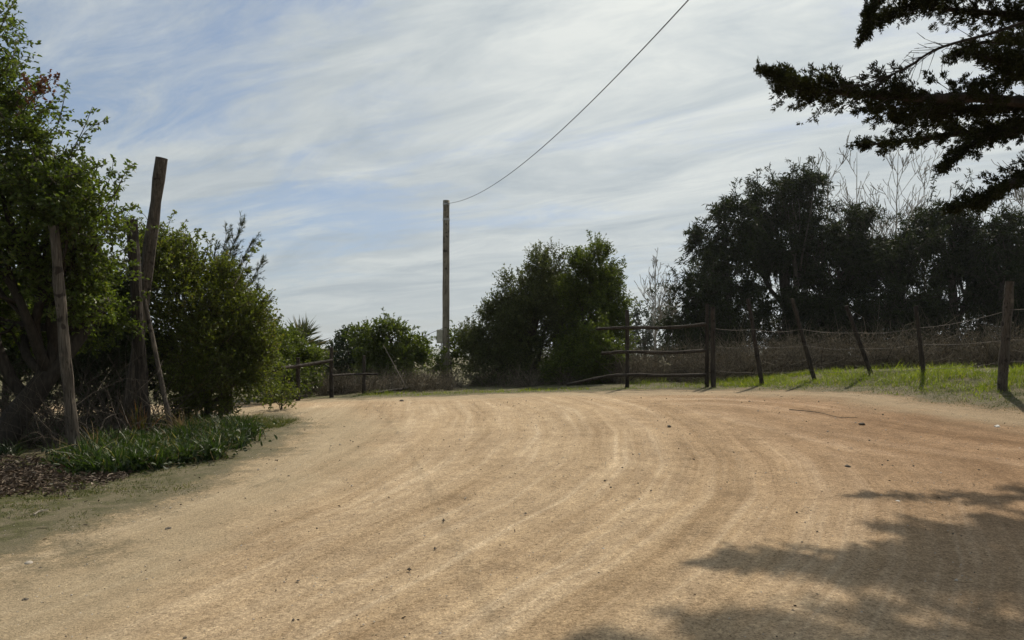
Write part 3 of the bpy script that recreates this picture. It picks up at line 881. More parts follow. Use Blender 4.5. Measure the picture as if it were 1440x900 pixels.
# ---- cypress that reaches in from the right and shades the road
def cypress():
    rng = np.random.default_rng(401)
    tx, ty = 9.3, 10.2
    z0 = gz(tx, ty)
    root = empty('cypress_tree', 'big dark cypress reaching in from the upper right', 'tree', (tx, ty, z0))
    T = poly([(tx, ty, z0 - .2), (tx - .1, ty, z0 + 3), (tx + .1, ty - .1, z0 + 7), (tx, ty, z0 + 11.5)], 20)
    tm = MB()
    tm.add(*tube(T, np.linspace(.40, .10, 20), 12, True, .15, rng))
    tm.build('trunk', M_BARK, root, smooth=True)
    tb = lambda z: np.array([tx, ty, z0 + z])
    # each bough: a path, the spread of its side shoots along it, and how thickly it is leafed
    B = [
        ([tb(3.4), at(1560, 170, 9.2), at(1400, 140, 8.8), at(1290, 138, 8.7), at(1180, 130, 8.8), at(1120, 118, 8.9), at(1072, 98, 9.0)], .46, 1.35),
        ([tb(3.3), at(1500, 185, 10.2), at(1420, 182, 10.5), at(1330, 190, 10.6), at(1260, 200, 10.6), at(1196, 205, 10.6)], .42, 1.0),
        ([tb(3.1), at(1500, 190, 9.4), at(1400, 190, 9.3), at(1350, 215, 9.3), at(1325, 240, 9.3)], .34, .9),
        ([tb(2.4), at(1560, 190, 8.9), at(1470, 230, 8.7), at(1415, 262, 8.6), at(1375, 282, 8.6), at(1335, 292, 8.7)], .26, 1.1),
        ([tb(5.0), at(1530, 10, 10.8), at(1440, 20, 11.2), at(1350, 15, 11.3), at(1280, 8, 11.2), at(1222, 40, 11.0)], .62, 1.2),
        ([tb(4.8), at(1540, 60, 11.2), at(1450, 62, 12.0), at(1380, 60, 12.2), at(1330, 85, 12.2)], .6, 1.1),
        ([tb(5.6), at(1560, -60, 8.6), at(1420, -40, 8.4), at(1330, -30, 8.3), at(1240, -5, 8.3), at(1212, 58, 8.3)], .42, 1.2),
        ([tb(4.2), at(1540, 110, 9.6), at(1440, 110, 9.5), at(1370, 120, 9.4)], .42, 1.0),
        ([tb(4.6), at(1510, 100, 8.7), at(1430, 92, 8.5), at(1365, 74, 8.4)], .42, 1.1),
        ([tb(3.8), at(1540, 150, 9.0), at(1400, 152, 9.2), at(1300, 160, 9.3), at(1255, 165, 9.3)], .5, 1.1),
        # boughs above the picture that throw the rest of the shade
        ([tb(7.0), (7.0, 9.6, 7.4), (4.8, 9.15, 7.3), (3.6, 9.1, 7.1), (2.75, 9.15, 7.0)], .8, 1.2),
        ([tb(6.2), (7.2, 8.6, 6.6), (5.4, 7.9, 6.6), (3.9, 7.6, 6.3)], .70, .9),
        ([tb(6.4), (7.4, 8.2, 6.9), (5.8, 7.0, 6.7), (4.6, 6.3, 6.3)], .70, .9),
        ([tb(5.6), (8.2, 7.6, 6.0), (7.2, 6.2, 5.8), (6.2, 5.4, 5.5)], .75, .9),
        ([tb(6.8), (7.6, 11.0, 7.2), (6.0, 10.6, 7.2), (4.5, 10.3, 6.9)], .8, .8),
        ([tb(7.8), (8.4, 11.5, 8.2), (6.8, 11.8, 8.3), (5.4, 11.6, 8.1)], .8, .8),
        ([tb(7.2), (7.4, 10.7, 7.6), (6.2, 10.6, 7.6), (4.7, 10.4, 7.4)], .8, .8),
        ([tb(8.4), (8.0, 8.6, 8.6), (6.6, 7.8, 8.6), (5.2, 7.4, 8.2)], .75, .9),
        ([tb(5.4), (10.4, 8.4, 6.0), (11.0, 6.6, 5.9)], .8, .8),
        ([tb(5.4), (11.0, 11.2, 6.2), (13.0, 12.0, 6.0)], .8, .8),
        ([tb(7.4), (9.6, 12.0, 8.0), (9.8, 14.2, 7.9)], .8, .8),
        ([tb(9.0), (8.2, 10.6, 9.4), (6.6, 10.9, 9.2)], .8, .8),
        ([tb(9.8), (9.9, 9.0, 10.2), (10.6, 8.0, 10.0)], .8, .8),
        ([tb(3.6), (11.2, 9.6, 4.2), (12.8, 9.0, 4.1)], .8, .8),
    ]
    for ib, (path, sp, dn) in enumerate(B):
        seen = ib < 10                      # the finest shoots only where the photograph shows them
        bm, fm = MB(), MB()
        P = poly(path, 40)
        seglen = np.linalg.norm(np.diff(P, axis=0), axis=1)
        L = seglen.sum()
        bm.add(*tube(P, np.linspace(.085, .008, 40), 7, True, .1, rng))
        n = int(L * (30 if seen else 46) * dn)
        ph = rng.uniform(0, 50)
        ts = rng.uniform(.12, 1.0, n) ** .85
        for t in ts:
            k = min(38, int(t * 39))
            p = P[k] + (P[k + 1] - P[k]) * (t * 39 - k)
            ax = norm(P[k + 1] - P[k])
            taper = min(1.0, (1.02 - t) * 1.7 + .12)
            side = norm(np.cross(ax, np.array([0, 0, 1.0])))
            d = norm(ax * .75 + side * rng.choice([-1, 1]) * rng.uniform(.15, 1.0) + np.array([0, 0, rng.normal(.04, .30)]))
            if rng.random() < .18:
                d = norm(ax * .5 + side * rng.normal(0, .35) + np.array([0, 0, rng.uniform(.5, 1.0)]))
            ln = sp * taper * rng.uniform(.35, 1.1) * (.25 + 1.6 * float(vnoise(np.array([t * 13 + ph]), np.array([.5]), 90)[0]))
            m = 5
            Q = p + d * np.linspace(0, ln, m)[:, None] + np.array([0, 0, -.06]) * (np.linspace(0, 1, m) ** 2)[:, None] * ln / .4
            Q[1:] += rng.normal(0, .012, (m - 1, 3))
            bm.add(*sticks(Q[:-1], Q[1:], .006, .004))
            # tufts of scale-leaved shoots
            nt = max(2, int(ln / (.038 if seen else .055)))
            s = 1.05 - .85 * rng.random(nt) ** 1.4
            C = Q[0] + (Q[-1] - Q[0]) * s[:, None] + rng.normal(0, .025, (nt, 3))
            nb = 15 if seen else 10
            k_ = 1.0 if seen else 1.7
            Dd = norm(np.repeat((d + np.array([0, 0, .15]))[None], nt * nb, 0) * .75 + rng.normal(0, .55, (nt * nb, 3)))
            Bp = np.repeat(C, nb, 0) + rng.normal(0, .012, (nt * nb, 3))
            fm.add(*leaves(Bp, Dd, k_ * rng.uniform(.028, .062, nt * nb), k_ * rng.uniform(.011, .019, nt * nb), rng))
        bm.build('bough', M_DARKBARK, root)
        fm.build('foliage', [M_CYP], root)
    # one dead bough with bare twigs
    bm = MB()
    P = poly([at(1470, 20, 8.6), at(1400, 45, 8.6), at(1320, 68, 8.6), at(1275, 95, 8.6), at(1235, 112, 8.6), at(1205, 122, 8.6)], 30)
    bm.add(*tube(P, np.linspace(.022, .004, 30), 6))
    for _ in range(60):
        k = rng.integers(8, 29)
        ax = norm(P[k] - P[k - 1])
        d = norm(ax + rng.normal(0, .5, 3))
        e = P[k] + d * rng.uniform(.08, .32)
        f = e + norm(d + rng.normal(0, .4, 3)) * .12
        bm.add(*sticks(np.array([P[k], e]), np.array([e, f]), .005, .0025))
    bm.build('dead_bough', M_DARKBARK, root)


cypress()


# ------------------------------------------------------------------ timber
def post_mesh(p0, p1, r, rng, wob=.14, taper=.9, mid=None, n=14, sides=10, rn=.05):
    P = poly([p0, p1] if mid is None else [p0, mid, p1], n)
    P[1:-1] += rng.normal(0, r * rn, (n - 2, 3))
    mb = MB()
    mb.add(*tube(P, np.linspace(r, r * taper, n) * (1 + rn * rng.normal(0, 1, n)), sides, True, wob, rng))
    return mb


rng = np.random.default_rng(500)


def lone_post(label, base_px, base_Y, top_px, top_py, top_Y, r, mat, mid=None, taper=.88):
    x = (base_px - 720) / F * base_Y
    z = gz(x, base_Y)
    o = np.array([x, base_Y, z])
    mb = post_mesh(o - np.array([0, 0, .15]), at(top_px, top_py, top_Y), r, rng, mid=mid, taper=taper)
    return tag(mb.build('wooden_post', mat, origin=tuple(o), smooth=False), label, 'post', 'leaning wooden posts by the left bushes')


lone_post('grey weathered post leaning left at the edge of the strap-leaf bed', 108, 9.5, 75, 318, 9.3, .068, M_POST)
lone_post('tallest thick pole with flat sawn top leaning right above the left bushes', 176, 12.3, 227, 222, 12.0, .098, M_POST, taper=.95)
lone_post('dark upright pole standing crossed with the tall leaning pole', 205, 11.8, 185, 309, 11.7, .092, M_POSTDARK)
lone_post('thin pale prop leaning against the crossed poles', 246, 11.5, 201, 410, 11.6, .042, M_POST, taper=.75)

# ---- utility pole
PY = 24.0
px_, pz_ = (627 - 720) / F * PY, gz((627 - 720) / F * PY, PY)
up = empty('utility_pole', 'tall bare wooden utility pole with a small box on its side', 'utility pole', (px_, PY, pz_))
ptop = at(627.5, 282, PY)
post_mesh((px_, PY, pz_ - .3), ptop, .122, rng, .03, .86, n=24, sides=16, rn=.012).build('pole', M_POLE, up, smooth=True)


def box_mesh(c, s, bev=.012):
    """a box with chamfered edges"""
    c, s = np.asarray(c, float), np.asarray(s, float) / 2
    V, Q = [], []
    rings = [(-s[2], bev), (-s[2] + bev, 0), (s[2] - bev, 0), (s[2], bev)]
    for z, i in rings:
        x, y, b = s[0] - i, s[1] - i, bev
        V += [(-x + b, -y, z), (x - b, -y, z), (x, -y + b, z), (x, y - b, z), (x - b, y, z), (-x + b, y, z), (-x, y - b, z), (-x, -y + b, z)]
    for r in range(3):
        Q += [(r * 8 + j, r * 8 + (j + 1) % 8, r * 8 + 8 + (j + 1) % 8, r * 8 + 8 + j) for j in range(8)]
    for o, f in ((0, -1), (24, 1)):
        a = [o + j for j in range(8)][::f]
        Q += [(a[0], a[1], a[2], a[3]), (a[0], a[3], a[4], a[7]), (a[4], a[5], a[6], a[7])]
    return np.array(V) + c, np.array(Q)


bc = at(618.5, 473, PY - .02)
bx = MB()
bx.add(*box_mesh(bc, (.20, .16, .44), .02))
mbx = bx.build('meter_box', M_BOX, up)
b = MB()
b.add(*box_mesh(bc + np.array([0, -.088, .02]), (.13, .012, .24), .004))
b.build('door', M_METAL, mbx)
b = MB()
b.add(*tube(poly([bc + np.array([.05, 0, -.2]), bc + np.array([.06, -.02, -.7]), (px_ - .13, PY - .03, pz_)], 14), .018, 8))
b.build('conduit', M_METAL, up, smooth=True)
b = MB()
b.add(*tube(poly([ptop + np.array([.05, -.13, -.12]), ptop + np.array([.1, -.2, -.13])], 4), .022, 8))
b.build('insulator', M_METAL, up, smooth=True)

for dz in (.12, .62):
    b = MB()
    q = ptop - np.array([0, 0, dz])
    b.add(*tube([q - [0, 0, .03], q + [0, 0, .03]], .112 + dz * .008, 16))
    b.build('band', M_METAL, up)
# ---- overhead cable: from the pole head over the road to the right of the camera
p0 = ptop + np.array([.1, -.2, -.13])
p1 = np.array([6.2, -10.0])
ts, zs = [0.0], [p0[2]]
for px, py in ((700, 255), (750, 217), (800, 174), (850, 128), (900, 77), (962, 0)):
    # the cable hangs in one vertical plane from the pole to a point over the right shoulder
    u = (px - 720) / F
    t = (u * p0[1] - p0[0]) / ((p1[0] - p0[0]) - u * (p1[1] - p0[1]))
    ts.append(t)
    zs.append(EYE + (HY - py) / F * (p0[1] + (p1[1] - p0[1]) * t))
cf = np.polyfit(ts, zs, 2, w=[4] + [1] * 6)
t = np.linspace(0, 1, 90)
Wc = np.stack([p0[0] + (p1[0] - p0[0]) * t, p0[1] + (p1[1] - p0[1]) * t, np.polyval(cf, t)], 1)
Wc[0] = p0
b = MB()
b.add(*tube(Wc, .0065, 6))
tag(b.build('overhead_cable', M_CABLE, origin=tuple(p0), smooth=True), 'thin dark cable rising from the utility pole across the sky', 'cable')
# a far thin line left of the pole
b = MB()
b.add(*tube(bend(at(622, 462, PY), at(480, 500, 70), 20, 0, rng, .35), .008, 5))
tag(b.build('service_line', M_CABLE, origin=tuple(at(622, 462, PY)), smooth=True), 'faint thin line running left from the box on the utility pole', 'cable')


# ---- wire fence on the right
FP = [(1073, 17.7, 1052, 420, .054), (1148, 17.5, 1114, 420, .052), (1228, 17.1, 1190, 430, .050), (1300, 16.0, 1288, 430, .050), (1408, 13.6, 1420, 396, .085)]
x0 = (1000 - 720) / F * 18.0
wf = empty('wire_fence', 'crooked wire fence on leaning posts along the green grass strip', 'fence', (x0, 18.0, gz(x0, 18.0)))
axes = []
for bxp, Y, tpx, tpy, r in FP:
    x = (bxp - 720) / F * Y
    p0 = np.array([x, Y, gz(x, Y) - .15])
    p1 = at(tpx, tpy, Y)
    mb = post_mesh(p0, p1, r, rng, .22, .85)
    mb.build('post', M_POST if bxp == 1408 else M_POSTDARK, wf)
    axes.append((p0, p1))
gp = at(1003, 470, 18.0)
for key, ys in (('top', (462, 463, 463, 468, 461, 436)), ('mid', (486, 488, 486, 490, 484, 478)), ('low', (521, 523, 521, 522, 518, 508))):
    pts = []
    for i in range(6):
        if i == 0:
            pts.append(at(1004, ys[0], 17.95))
        else:
            p0, p1 = axes[i - 1]
            zt = EYE + (HY - ys[i]) / F * p0[1]
            t = (zt - p0[2]) / (p1[2] - p0[2])
            pts.append(p0 + (p1 - p0) * t + np.array([0, -FP[i - 1][4] * .95, 0]))
    last = pts[-1] + np.array([2.6, -3.4, .05])
    pts.append(last)
    mb = MB()
    for a, c in zip(pts[:-1], pts[1:]):
        P = bend(a, c, 12, .006, rng, .03 + .03 * rng.random())
        mb.add(*tube(P, .0045 if key == 'top' else .0035, 5))
        # barbs
        for t in np.linspace(.1, .9, 9):
            q = P[int(t * 11)]
            mb.add(*sticks(np.array([q - [.0, .0, .022]]), np.array([q + [.01, 0, .022]]), .003, .002))
    mb.build('wire', M_RUST, wf)
# the next post, outside the picture, that carries the wires on
p = pts[-1]
post_mesh((p[0] + .05, p[1], gz(p[0], p[1]) - .15), (p[0] + .02, p[1], gz(p[0], p[1]) + 1.75), .07, rng, .2).build('post', M_POSTDARK, wf)

# ---- rail fence left of it
rx = (1000 - 720) / F * 18.0
rf = empty('rail_fence', 'rustic three-rail wooden fence with a double end post, right of the centre trees', 'fence', (rx, 18.05, gz(rx, 18.05)))
for bxp, tp, Y, r in ((994, 427, 18.1, .052), (1003, 432, 17.95, .062), (882, 436, 18.7, .056)):
    x = (bxp - 720) / F * Y
    post_mesh((x, Y, gz(x, Y) - .15), at(bxp + rng.uniform(-1, 1), tp, Y), r, rng, .16, .9).build('post', M_POSTDARK, rf)
for pts in ([(838, 463, 19.0), (882, 461, 18.6), (940, 461, 18.25), (992, 456, 18.0)], [(846, 497, 18.95), (882, 495, 18.6), (940, 496, 18.25), (992, 493, 18.0)],
            [(797, 541, 19.6), (850, 530, 19.0), (882, 527, 18.6), (935, 528, 18.25), (992, 527, 18.0)]):
    P = poly([at(*q) for q in pts], 26)
    P[:, 1] -= .075
    P[1:-1] += rng.normal(0, .003, (24, 3))
    mb = MB()
    mb.add(*tube(P, .042 * (1 + .08 * rng.normal(0, 1, 26)), 9, True, .15, rng))
    mb.build('rail', M_POSTDARK, rf)

# ---- left fence with gate rails, behind the shrubs
YL = 19.6
lx = (467 - 720) / F * YL
lf = empty('left_fence', 'low post and rail fence by the left shrubs below the palm', 'fence', (lx, YL, gz(lx, YL)))
lf.name = 'post_and_rail_fence'
for bxp, tp, Y, r in ((466, 488, YL, .058), (419, 503, YL - .9, .055), (512, 500, YL + .9, .05)):
    x = (bxp - 720) / F * Y
    post_mesh((x, Y, gz(x, Y) - .15), at(bxp, tp, Y), r, rng, .16, .9).build('post', M_POSTDARK, lf)
for pts, r in (([(388, 519, YL - 1.4), (425, 514, YL - .8), (468, 507, YL)], .045), ([(468, 528, YL), (500, 526, YL + .7), (532, 526, YL + 1.2)], .028)):
    P = poly([at(*q) for q in pts], 16)
    P[:, 1] -= .08
    mb = MB()
    mb.add(*tube(P, r, 8, True, .15, rng))
    mb.build('rail', M_POSTDARK, lf)
# loose rail lying askew against the brush
P = np.array([at(528, 556, 20.0), at(620, 539, 22.0)])
P[0][2] = gz(P[0][0], P[0][1]) + .04
mb = post_mesh(P[0], P[1], .045, rng, .15, .9)
tag(mb.build('fallen_rail', M_POSTDARK, origin=tuple(P[0])), 'loose wooden rail lying askew in the brush left of the utility pole', 'rail')
# thin pale stick
P0 = at(556, 514, 21.0)
P1 = at(539, 485, 21.0)
P0 = P0 + (P0 - P1) * 1.15
P0[2] = gz(P0[0], P0[1]) - .05
mb = post_mesh(P0, P1, .012, rng, .1, .7, sides=6)
tag(mb.build('thin_stake', M_PALETWIG, origin=tuple(P0)), 'thin pale stake leaning in the brush in front of the dense dark tree', 'stake')


# ------------------------------------------------------------------ ground cover
def scatter(rng, n, xr, yr, keep):
    x, y = rng.uniform(*xr, n), rng.uniform(*yr, n)
    k = keep(x, y)
    x, y = x[k], y[k]
    return np.stack([x, y, ground_z(x, y)], 1)


rng = np.random.default_rng(600)
# bright grass strip along the right fence and the far edge of the road
gm = MB()


def grass_keep(x, y):
    e = road_sdf(x, y) + (vnoise(x * 1.3, y * 1.3, 31) - .5) * .9
    dens = np.clip((-e - .05) / .8, 0, 1) * np.where(vnoise(x * 1.8, y * 1.8, 33) > .45, 1, .12)
    right = np.where(x > 4.9, 1.0, .25) * ((x > 3.2) & (e > -3.4))
    far = (x <= 3.2) & (x > -4.2) & (y > 16) & (e > -1.7)
    return rng.random(len(x)) < dens * (right + .55 * far)


P = scatter(rng, 170000, (-4.5, 17), (8.5, 22), grass_keep)
D = np.array([0, 0, 1.0]) + rng.normal(0, .32, P.shape)
e = -road_sdf(P[:, 0], P[:, 1])
tall = np.clip((e - .3) / 1.4, .18, 1) * (.5 + vnoise(P[:, 0] * 1.1, P[:, 1] * 1.1, 37))
gm.add(*blades(P, D, rng.uniform(.10, .26, len(P)) * tall * np.where(P[:, 0] > 3.2, .95, .6) + .02, rng.uniform(.006, .012, len(P)), rng, 2, .6))
o = gm.build('grass', M_GRASS)
tag(o, 'bright sunlit green grass along the fence and the far edge of the road', 'grass', kind='stuff')

# sparse low growth on the left verge
vm = MB()


def verge_keep(x, y):
    e = road_sdf(x, y) + (vnoise(x * 1.4, y * 1.4, 41) - .5) * 1.0
    m = np.clip((-e - .1) / .7, 0, 1) * (vnoise(x * 2.2, y * 2.2, 43) > .45)
    return (rng.random(len(x)) < m * (.35 + .6 * (vnoise(x * 6, y * 6, 44) > .5))) & (e > -3.5)


P = scatter(rng, 150000, (-8, -2.6), (4.0, 17.5), verge_keep)
D = np.array([0, 0, 1.0]) + rng.normal(0, .6, P.shape)
vm.add(*blades(P, D, rng.uniform(.018, .055, len(P)), rng.uniform(.004, .008, len(P)), rng, 2, .6))
P = scatter(rng, 26000, (-6.2, -3.9), (12.4, 15.6), verge_keep)
D = np.array([0, 0, 1.0]) + rng.normal(0, .45, P.shape)
vm.add(*blades(P, D, rng.uniform(.05, .16, len(P)), rng.uniform(.006, .01, len(P)), rng, 2, .6))
P = scatter(rng, 90000, (4.5, 16), (8.5, 18), lambda x, y: (lambda e: (e > -1.5) & (rng.random(len(x)) < np.clip((.15 - e) / .7, 0, 1) * (.25 + .7 * (vnoise(x * 3, y * 3, 48) > .5))))(road_sdf(x, y) + (vnoise(x * 1.4, y * 1.4, 47) - .5) * .8))
D = np.array([0, 0, 1.0]) + rng.normal(0, .6, P.shape)
vm.add(*blades(P, D, rng.uniform(.025, .07, len(P)), rng.uniform(.005, .010, len(P)), rng, 2, .6))
tag(vm.build('verge_grass', M_MOSS), 'thin low grass and weeds along the verges of the dirt road', 'grass', kind='stuff')

# bed of strap leaves in front of the bushes
BED = np.array([(-5.35, 8.9), (-4.7, 8.7), (-4.15, 9.4), (-3.95, 10.4), (-4.05, 11.6), (-4.6, 12.2), (-5.6, 12.0), (-5.9, 10.6), (-5.7, 9.6)])


def inpoly(x, y, B):
    c = np.zeros(x.shape, bool)
    for i in range(len(B)):
        ax, ay = B[i]
        bx_, by_ = B[(i + 1) % len(B)]
        k = (ay > y) != (by_ > y)
        c ^= k & (x < (bx_ - ax) * (y - ay) / ((by_ - ay) or 1e-9) + ax)
    return c


sm = MB()
C = scatter(rng, 900, (-6.2, -3.7), (8.4, 12.6), lambda x, y: inpoly(x + (vnoise(x * 3, y * 3, 51) - .5) * .5, y + (vnoise(x * 3, y * 3, 52) - .5) * .5, BED))
k = 15
P = np.repeat(C, k, 0) + np.concatenate([rng.normal(0, .05, (len(C) * k, 2)), np.zeros((len(C) * k, 1))], 1)
D = np.array([0, 0, 1.0]) + rng.normal(0, .30, P.shape)
sm.add(*blades(P, D, rng.uniform(.14, .40, len(P)) * (.6 + .7 * vnoise(P[:, 0] * 2.5, P[:, 1] * 2.5, 55)), rng.uniform(.014, .034, len(P)), rng, 4, .6))
P = np.repeat(C[rng.integers(0, len(C), 130)], 8, 0)
P[:, :2] += rng.normal(0, .08, (len(P), 2))
sm.add(*blades(P, np.array([0, 0, 1.0]) + rng.normal(0, .45, P.shape), rng.uniform(.15, .48, len(P)), rng.uniform(.004, .009, len(P)), rng, 4, .9), 1)
Q = C[rng.integers(0, len(C), 5200)] + np.stack([rng.normal(0, .16, 5200), rng.normal(0, .16, 5200), rng.uniform(.02, .24, 5200) ** 1.2], 1)
sm.add(*leaves(Q, rng.normal(0, 1, Q.shape) + np.array([0, 0, .3]), rng.uniform(.04, .10, len(Q)), rng.uniform(.025, .055, len(Q)), rng, True), 2)
tag(sm.build('strap_leaf_bed', [M_STRAP, M_DRYG, M_DARKBUSH]), 'dense bed of green strap leaves at the foot of the left bushes', 'ground cover', kind='stuff')

# dark weeds under the tree, farther left
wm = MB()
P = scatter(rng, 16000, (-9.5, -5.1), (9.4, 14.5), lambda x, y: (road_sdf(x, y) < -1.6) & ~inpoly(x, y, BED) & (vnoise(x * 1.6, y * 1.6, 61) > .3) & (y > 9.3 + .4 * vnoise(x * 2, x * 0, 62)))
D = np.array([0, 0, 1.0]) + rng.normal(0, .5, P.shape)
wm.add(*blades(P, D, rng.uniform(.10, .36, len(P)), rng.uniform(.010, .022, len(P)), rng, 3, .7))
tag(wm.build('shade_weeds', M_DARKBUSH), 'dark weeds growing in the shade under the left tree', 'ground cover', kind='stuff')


# tangle of dead twigs under the left tree
def tangle(mb, rng, C, n, ln, r, up=.5):
    P = C[rng.integers(0, len(C), n)] + rng.normal(0, .08, (n, 3)) * np.array([1, 1, .3])
    d = norm(rng.normal(0, .8, (n, 3)) + np.array([0, 0, up]))
    L = ln * rng.uniform(.4, 1.3, n)
    for s in range(4):
        E = P + d * (L / 4)[:, None]
        mb.add(*sticks(P, E, r * (1 - s * .2), r * (.8 - s * .2)))
        P = E
        d = norm(d + rng.normal(0, .28, d.shape) - np.array([0, 0, .10]))


tm = MB()
C = scatter(rng, 500, (-9.0, -5.3), (10.0, 13.4), lambda x, y: road_sdf(x, y) < -1.9)
tangle(tm, rng, C, 900, 1.5, .007, 1.0)
tag(tm.build('twig_tangle', M_BARK), 'tangle of bare twigs in the shade under the left tree', 'undergrowth', kind='stuff')

# dry leaves on the ground at far left
lm = MB()
P = scatter(rng, 34000, (-8.8, -4.4), (6.3, 9.9), lambda x, y: rng.random(len(x)) < np.clip(1.25 - ((x + 6.5) / 1.95) ** 2 - ((y - 8.1) / 1.25) ** 2 + (vnoise(x * 2, y * 2, 71) - .5) * 1.1, 0, 1) * .9)
P[:, 2] += rng.uniform(.008, .04, len(P))
D = rng.normal(0, 1, P.shape) * np.array([1, 1, .28])
lm.add(*leaves(P, D, rng.uniform(.04, .085, len(P)), rng.uniform(.016, .036, len(P)), rng, True, .6))
P = scatter(rng, 1500, (-7, 9), (4, 17), lambda x, y: rng.random(len(x)) < np.where(road_sdf(x, y) < .4, .5, .10))
P[:, 2] += .012
D = rng.normal(0, 1, P.shape) * np.array([1, 1, .2])
lm.add(*leaves(P, D, rng.uniform(.02, .05, len(P)), rng.uniform(.008, .018, len(P)), rng, True, .6))
tag(lm.build('leaf_litter', M_LITTER), 'brown dry leaves littering the ground at the left', 'leaf litter', kind='stuff')


# loose grit and pebbles on the road
def pebbles(mb, rng, P, S):
    n = len(P)
    base = norm(np.array([(1, 0, 0), (-1, 0, 0), (0, 1, 0), (0, -1, 0), (0, 0, 1), (0, 0, -1), (.7, .7, .5), (-.7, .7, .5), (-.7, -.7, .5), (.7, -.7, .5)], float))[:6]
    f = np.array([(0, 2, 4), (2, 1, 4), (1, 3, 4), (3, 0, 4), (2, 0, 5), (1, 2, 5), (3, 1, 5), (0, 3, 5)])
    f = np.concatenate([f, f[:, 2:]], 1)
    V = base[None] * rng.uniform(.6, 1.2, (n, 6, 1)) * S[:, None, None] * np.array([1, 1, .65])
    a = rng.uniform(0, 6.28, n)
    c, s = np.cos(a)[:, None], np.sin(a)[:, None]
    V = np.stack([V[..., 0] * c - V[..., 1] * s, V[..., 0] * s + V[..., 1] * c, V[..., 2]], -1) + P[:, None]
    mb.add(V.reshape(-1, 3), (f[None] + np.arange(n)[:, None, None] * 6).reshape(-1, 4))


pm = MB()
P = scatter(rng, 9000, (-5.5, 8), (3.3, 17), lambda x, y: rng.random(len(x)) < .4 + .6 * (vnoise(x * 1.2, y * 1.2, 81) > .5))
P[:, 2] += .006
pebbles(pm, rng, P, rng.uniform(.003, .009, len(P)) + (rng.random(len(P)) < .03) * rng.uniform(.004, .012, len(P)))
tag(pm.build('loose_grit', M_STONE), 'loose pale grit and tiny pebbles over the dirt road', 'gravel', kind='stuff')
pm = MB()
P = scatter(rng, 3200, (-5.5, 8), (3.3, 17), lambda x, y: rng.random(len(x)) < .8)
P[:, 2] += .006
pebbles(pm, rng, P, rng.uniform(.003, .009, len(P)) + (rng.random(len(P)) < .06) * rng.uniform(.004, .014, len(P)))
tag(pm.build('dark_grit', M_DSTONE), 'dark clods and chips of dirt over the road', 'gravel', kind='stuff')


# single stones and twigs one can point at
def on_ground(px, py):
    """walk out along the line of sight until it meets the ground"""
    for Y in np.arange(2.5, 25, .02):
        q = at(px, py, Y)
        if q[2] <= gz(q[0], q[1]):
            return q
    return at(px, py, 20)


def stone(px, py, s, mat, label, group=None):
    import bmesh
    p = on_ground(px, py)
    bm = bmesh.new()
    bmesh.ops.create_icosphere(bm, subdivisions=3, radius=s)
    sd = int(px * 7 + py)
    for v in bm.verts:
        c = v.co.normalized()
        k = .72 + .55 * float(vnoise(np.array([c.x * 1.6 + 9]), np.array([c.y * 1.6 + c.z * 1.3 + 9]), sd)[0])
        v.co = Vector((c.x * 1.25, c.y, c.z * .62)) * s * k
    me = bpy.data.meshes.new('stone')
    bm.to_mesh(me)
    bm.free()
    me.materials.append(mat)
    o = bpy.data.objects.new('stone', me)
    COL.objects.link(o)
    o.location = (p[0], p[1], gz(p[0], p[1]) + s * .22)
    o.rotation_euler = (0, 0, px)
    tag(o, label, 'stone', group)


stone(343, 618, .075, M_STONE, 'pale rock at the right tip of the strap-leaf bed')
stone(40, 794, .026, M_STONE, 'pale flat stone on the left verge near the bottom left corner')
stone(1402, 601, .04, M_WHITE, 'white stone on the dirt near the right edge of the photo')
stone(1262, 706, .022, M_WHITE, 'small white stone just above the cypress shadow')
stone(1192, 657, .032, M_DSTONE, 'dark clod on the right half of the road, halfway to the fence')
stone(1212, 597, .035, M_DSTONE, 'dark clod just below the twig on the far right of the road')
stone(941, 600, .032, M_DSTONE, 'dark clod on the road straight below the rail fence')
stone(976, 714, .020, M_DSTONE, 'small dark clod on the curved tyre track left of the shadow')
stone(237, 745, .024, M_DSTONE, 'dark clod on the left side of the road')
stone(36, 845, .018, M_DSTONE, 'dark clod nearest the bottom left corner')
stone(565, 564, .04, M_DSTONE, 'dark clod on the far edge of the road, left of the pole')


def ground_twig(pts, r, mat, label):
    G = []
    for px, py in pts:
        q = on_ground(px, py)
        G.append((q[0], q[1], gz(q[0], q[1]) + r + .006))
    mb = MB()
    P = poly(G, 14)
    P[:, 2] = np.maximum(P[:, 2], ground_z(P[:, 0], P[:, 1]) + r + .004)
    mb.add(*tube(P, np.linspace(r, r * .5, 14), 6, True, .1, rng))
    for k in (5, 9):
        mb.add(*sticks(P[k][None], (P[k] + np.array([.07, .05, .012]))[None], r * .5, r * .3))
    tag(mb.build('fallen_twig', mat, origin=tuple(P[0])), label, 'twig')


ground_twig([(1110, 577), (1150, 581), (1180, 588), (1206, 588)], .007, M_TWIG, 'long dark twig lying across the far right of the road')
ground_twig([(48, 726), (54, 722), (60, 719)], .008, M_PALETWIG, 'short pale twig on the moss below the leaf litter')

# dry brush: a bank of brown stems behind the fences
dm = MB()
rng = np.random.default_rng(700)


def brush_keep(x, y):
    line = np.where(x > 4.5, 19.4 - np.clip(x - 8.6, 0, 6) * .75, 20.6)
    return (y > line) & (y < line + 3.4) & (rng.random(len(x)) < np.where((x > -1.8) & (x < 3.0), .12, np.where(x < -1.8, .45, 1.0)))


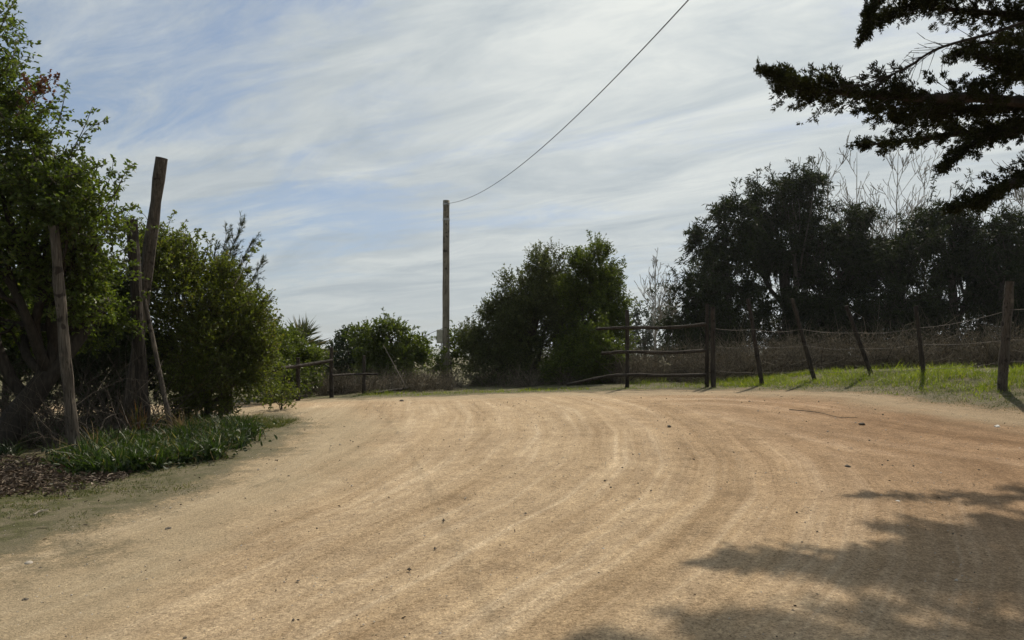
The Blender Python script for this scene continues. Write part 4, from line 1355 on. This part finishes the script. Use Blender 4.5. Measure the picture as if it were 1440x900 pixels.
C = scatter(rng, 3600, (-7.5, 19), (13, 24.5), brush_keep)
C = C[(C[:, 0] > -6.4)]
CL, CR = C[C[:, 0] < 2.9], C[C[:, 0] >= 2.9]
tangle(dm, rng, CL, 3600, .75, .007, 1.0)
tangle(dm, rng, CR, 9500, 1.2, .006, 1.15)
tangle(dm, rng, CR, 1500, 1.5, .012, .7)
n = 26000
P = C[rng.integers(0, len(C), n)] + np.stack([rng.normal(0, .12, n), rng.normal(0, .12, n), rng.uniform(.05, 1.05, n) * rng.uniform(.5, 1.0, n)], 1)
P[:, 2] = np.where(P[:, 0] < 2.9, ground_z(P[:, 0], P[:, 1]) + (P[:, 2] - ground_z(P[:, 0], P[:, 1])) * .55, P[:, 2])
dm.add(*leaves(P, rng.normal(0, 1, (n, 3)), rng.uniform(.04, .10, n), rng.uniform(.015, .04, n), rng))
tag(dm.build('dry_brush', M_DRY), 'bank of brown dry brush and stems behind the fences', 'brush', kind='stuff')


# ---- single plants in the bed
def tuft(label, px, py, Y, mat, n, L, W, seed, spread=.25, droop=.6, name='grass_tuft', cat='plant'):
    r = np.random.default_rng(seed)
    q = at(px, py, Y)
    q[2] = gz(q[0], q[1])
    P = np.repeat(q[None], n, 0) + np.concatenate([r.normal(0, .05, (n, 2)), np.zeros((n, 1))], 1)
    mb = MB()
    mb.add(*blades(P, np.array([0, 0, 1.0]) + r.normal(0, spread, (n, 3)), L * r.uniform(.6, 1.15, n), W, r, 5, droop))
    tag(mb.build(name, mat, origin=tuple(q)), label, cat)


tuft('dry straw-coloured grass tuft at the foot of the thin pale prop', 255, 590, 11.4, M_DRYG, 160, .62, .009, 801, .38, .8)
tuft('spiky plant with reddish leaf tips below the crossed poles', 196, 600, 11.3, M_SPIKE, 46, .62, .035, 802, .28, .2, 'spiky_plant')
tuft('pale arching dry grass stems beside the lone grey post', 132, 620, 9.6, M_DRYG, 16, .75, .010, 803, .35, 1.3, 'arching_grass')
tuft('small reddish spiky plant at the left front corner of the strap-leaf bed', 100, 640, 8.95, M_SPIKE, 22, .22, .018, 804, .5, .3, 'spiky_plant')

# ------------------------------------------------------------------ the air
m = bpy.data.materials.new('haze')
n = N(m)
n.new('ShaderNodeOutputMaterial', {'Volume': n.new('ShaderNodeVolumePrincipled', {'Color': rgb(.90, .95, 1.0), 'Density': .00018, 'Anisotropy': .35}).outputs[0]})
b = MB()
b.add(*box_mesh((0, 2200, 28), (7400, 5000, 68), 1.0))
b.build('haze', m)['kind'] = 'stuff'

# ------------------------------------------------------------------ render settings
scene.render.engine = 'CYCLES'
scene.render.resolution_x, scene.render.resolution_y = 1024, 640
vs = scene.view_settings
scene.display_settings.display_device = 'sRGB'
vs.view_transform = 'Standard'
vs.look = 'None'
vs.exposure = 0.0
vs.gamma = 1.0
vs.use_curve_mapping = False
scene.cycles.max_bounces = 6
scene.cycles.transparent_max_bounces = 8
scene.cycles.use_denoising = True
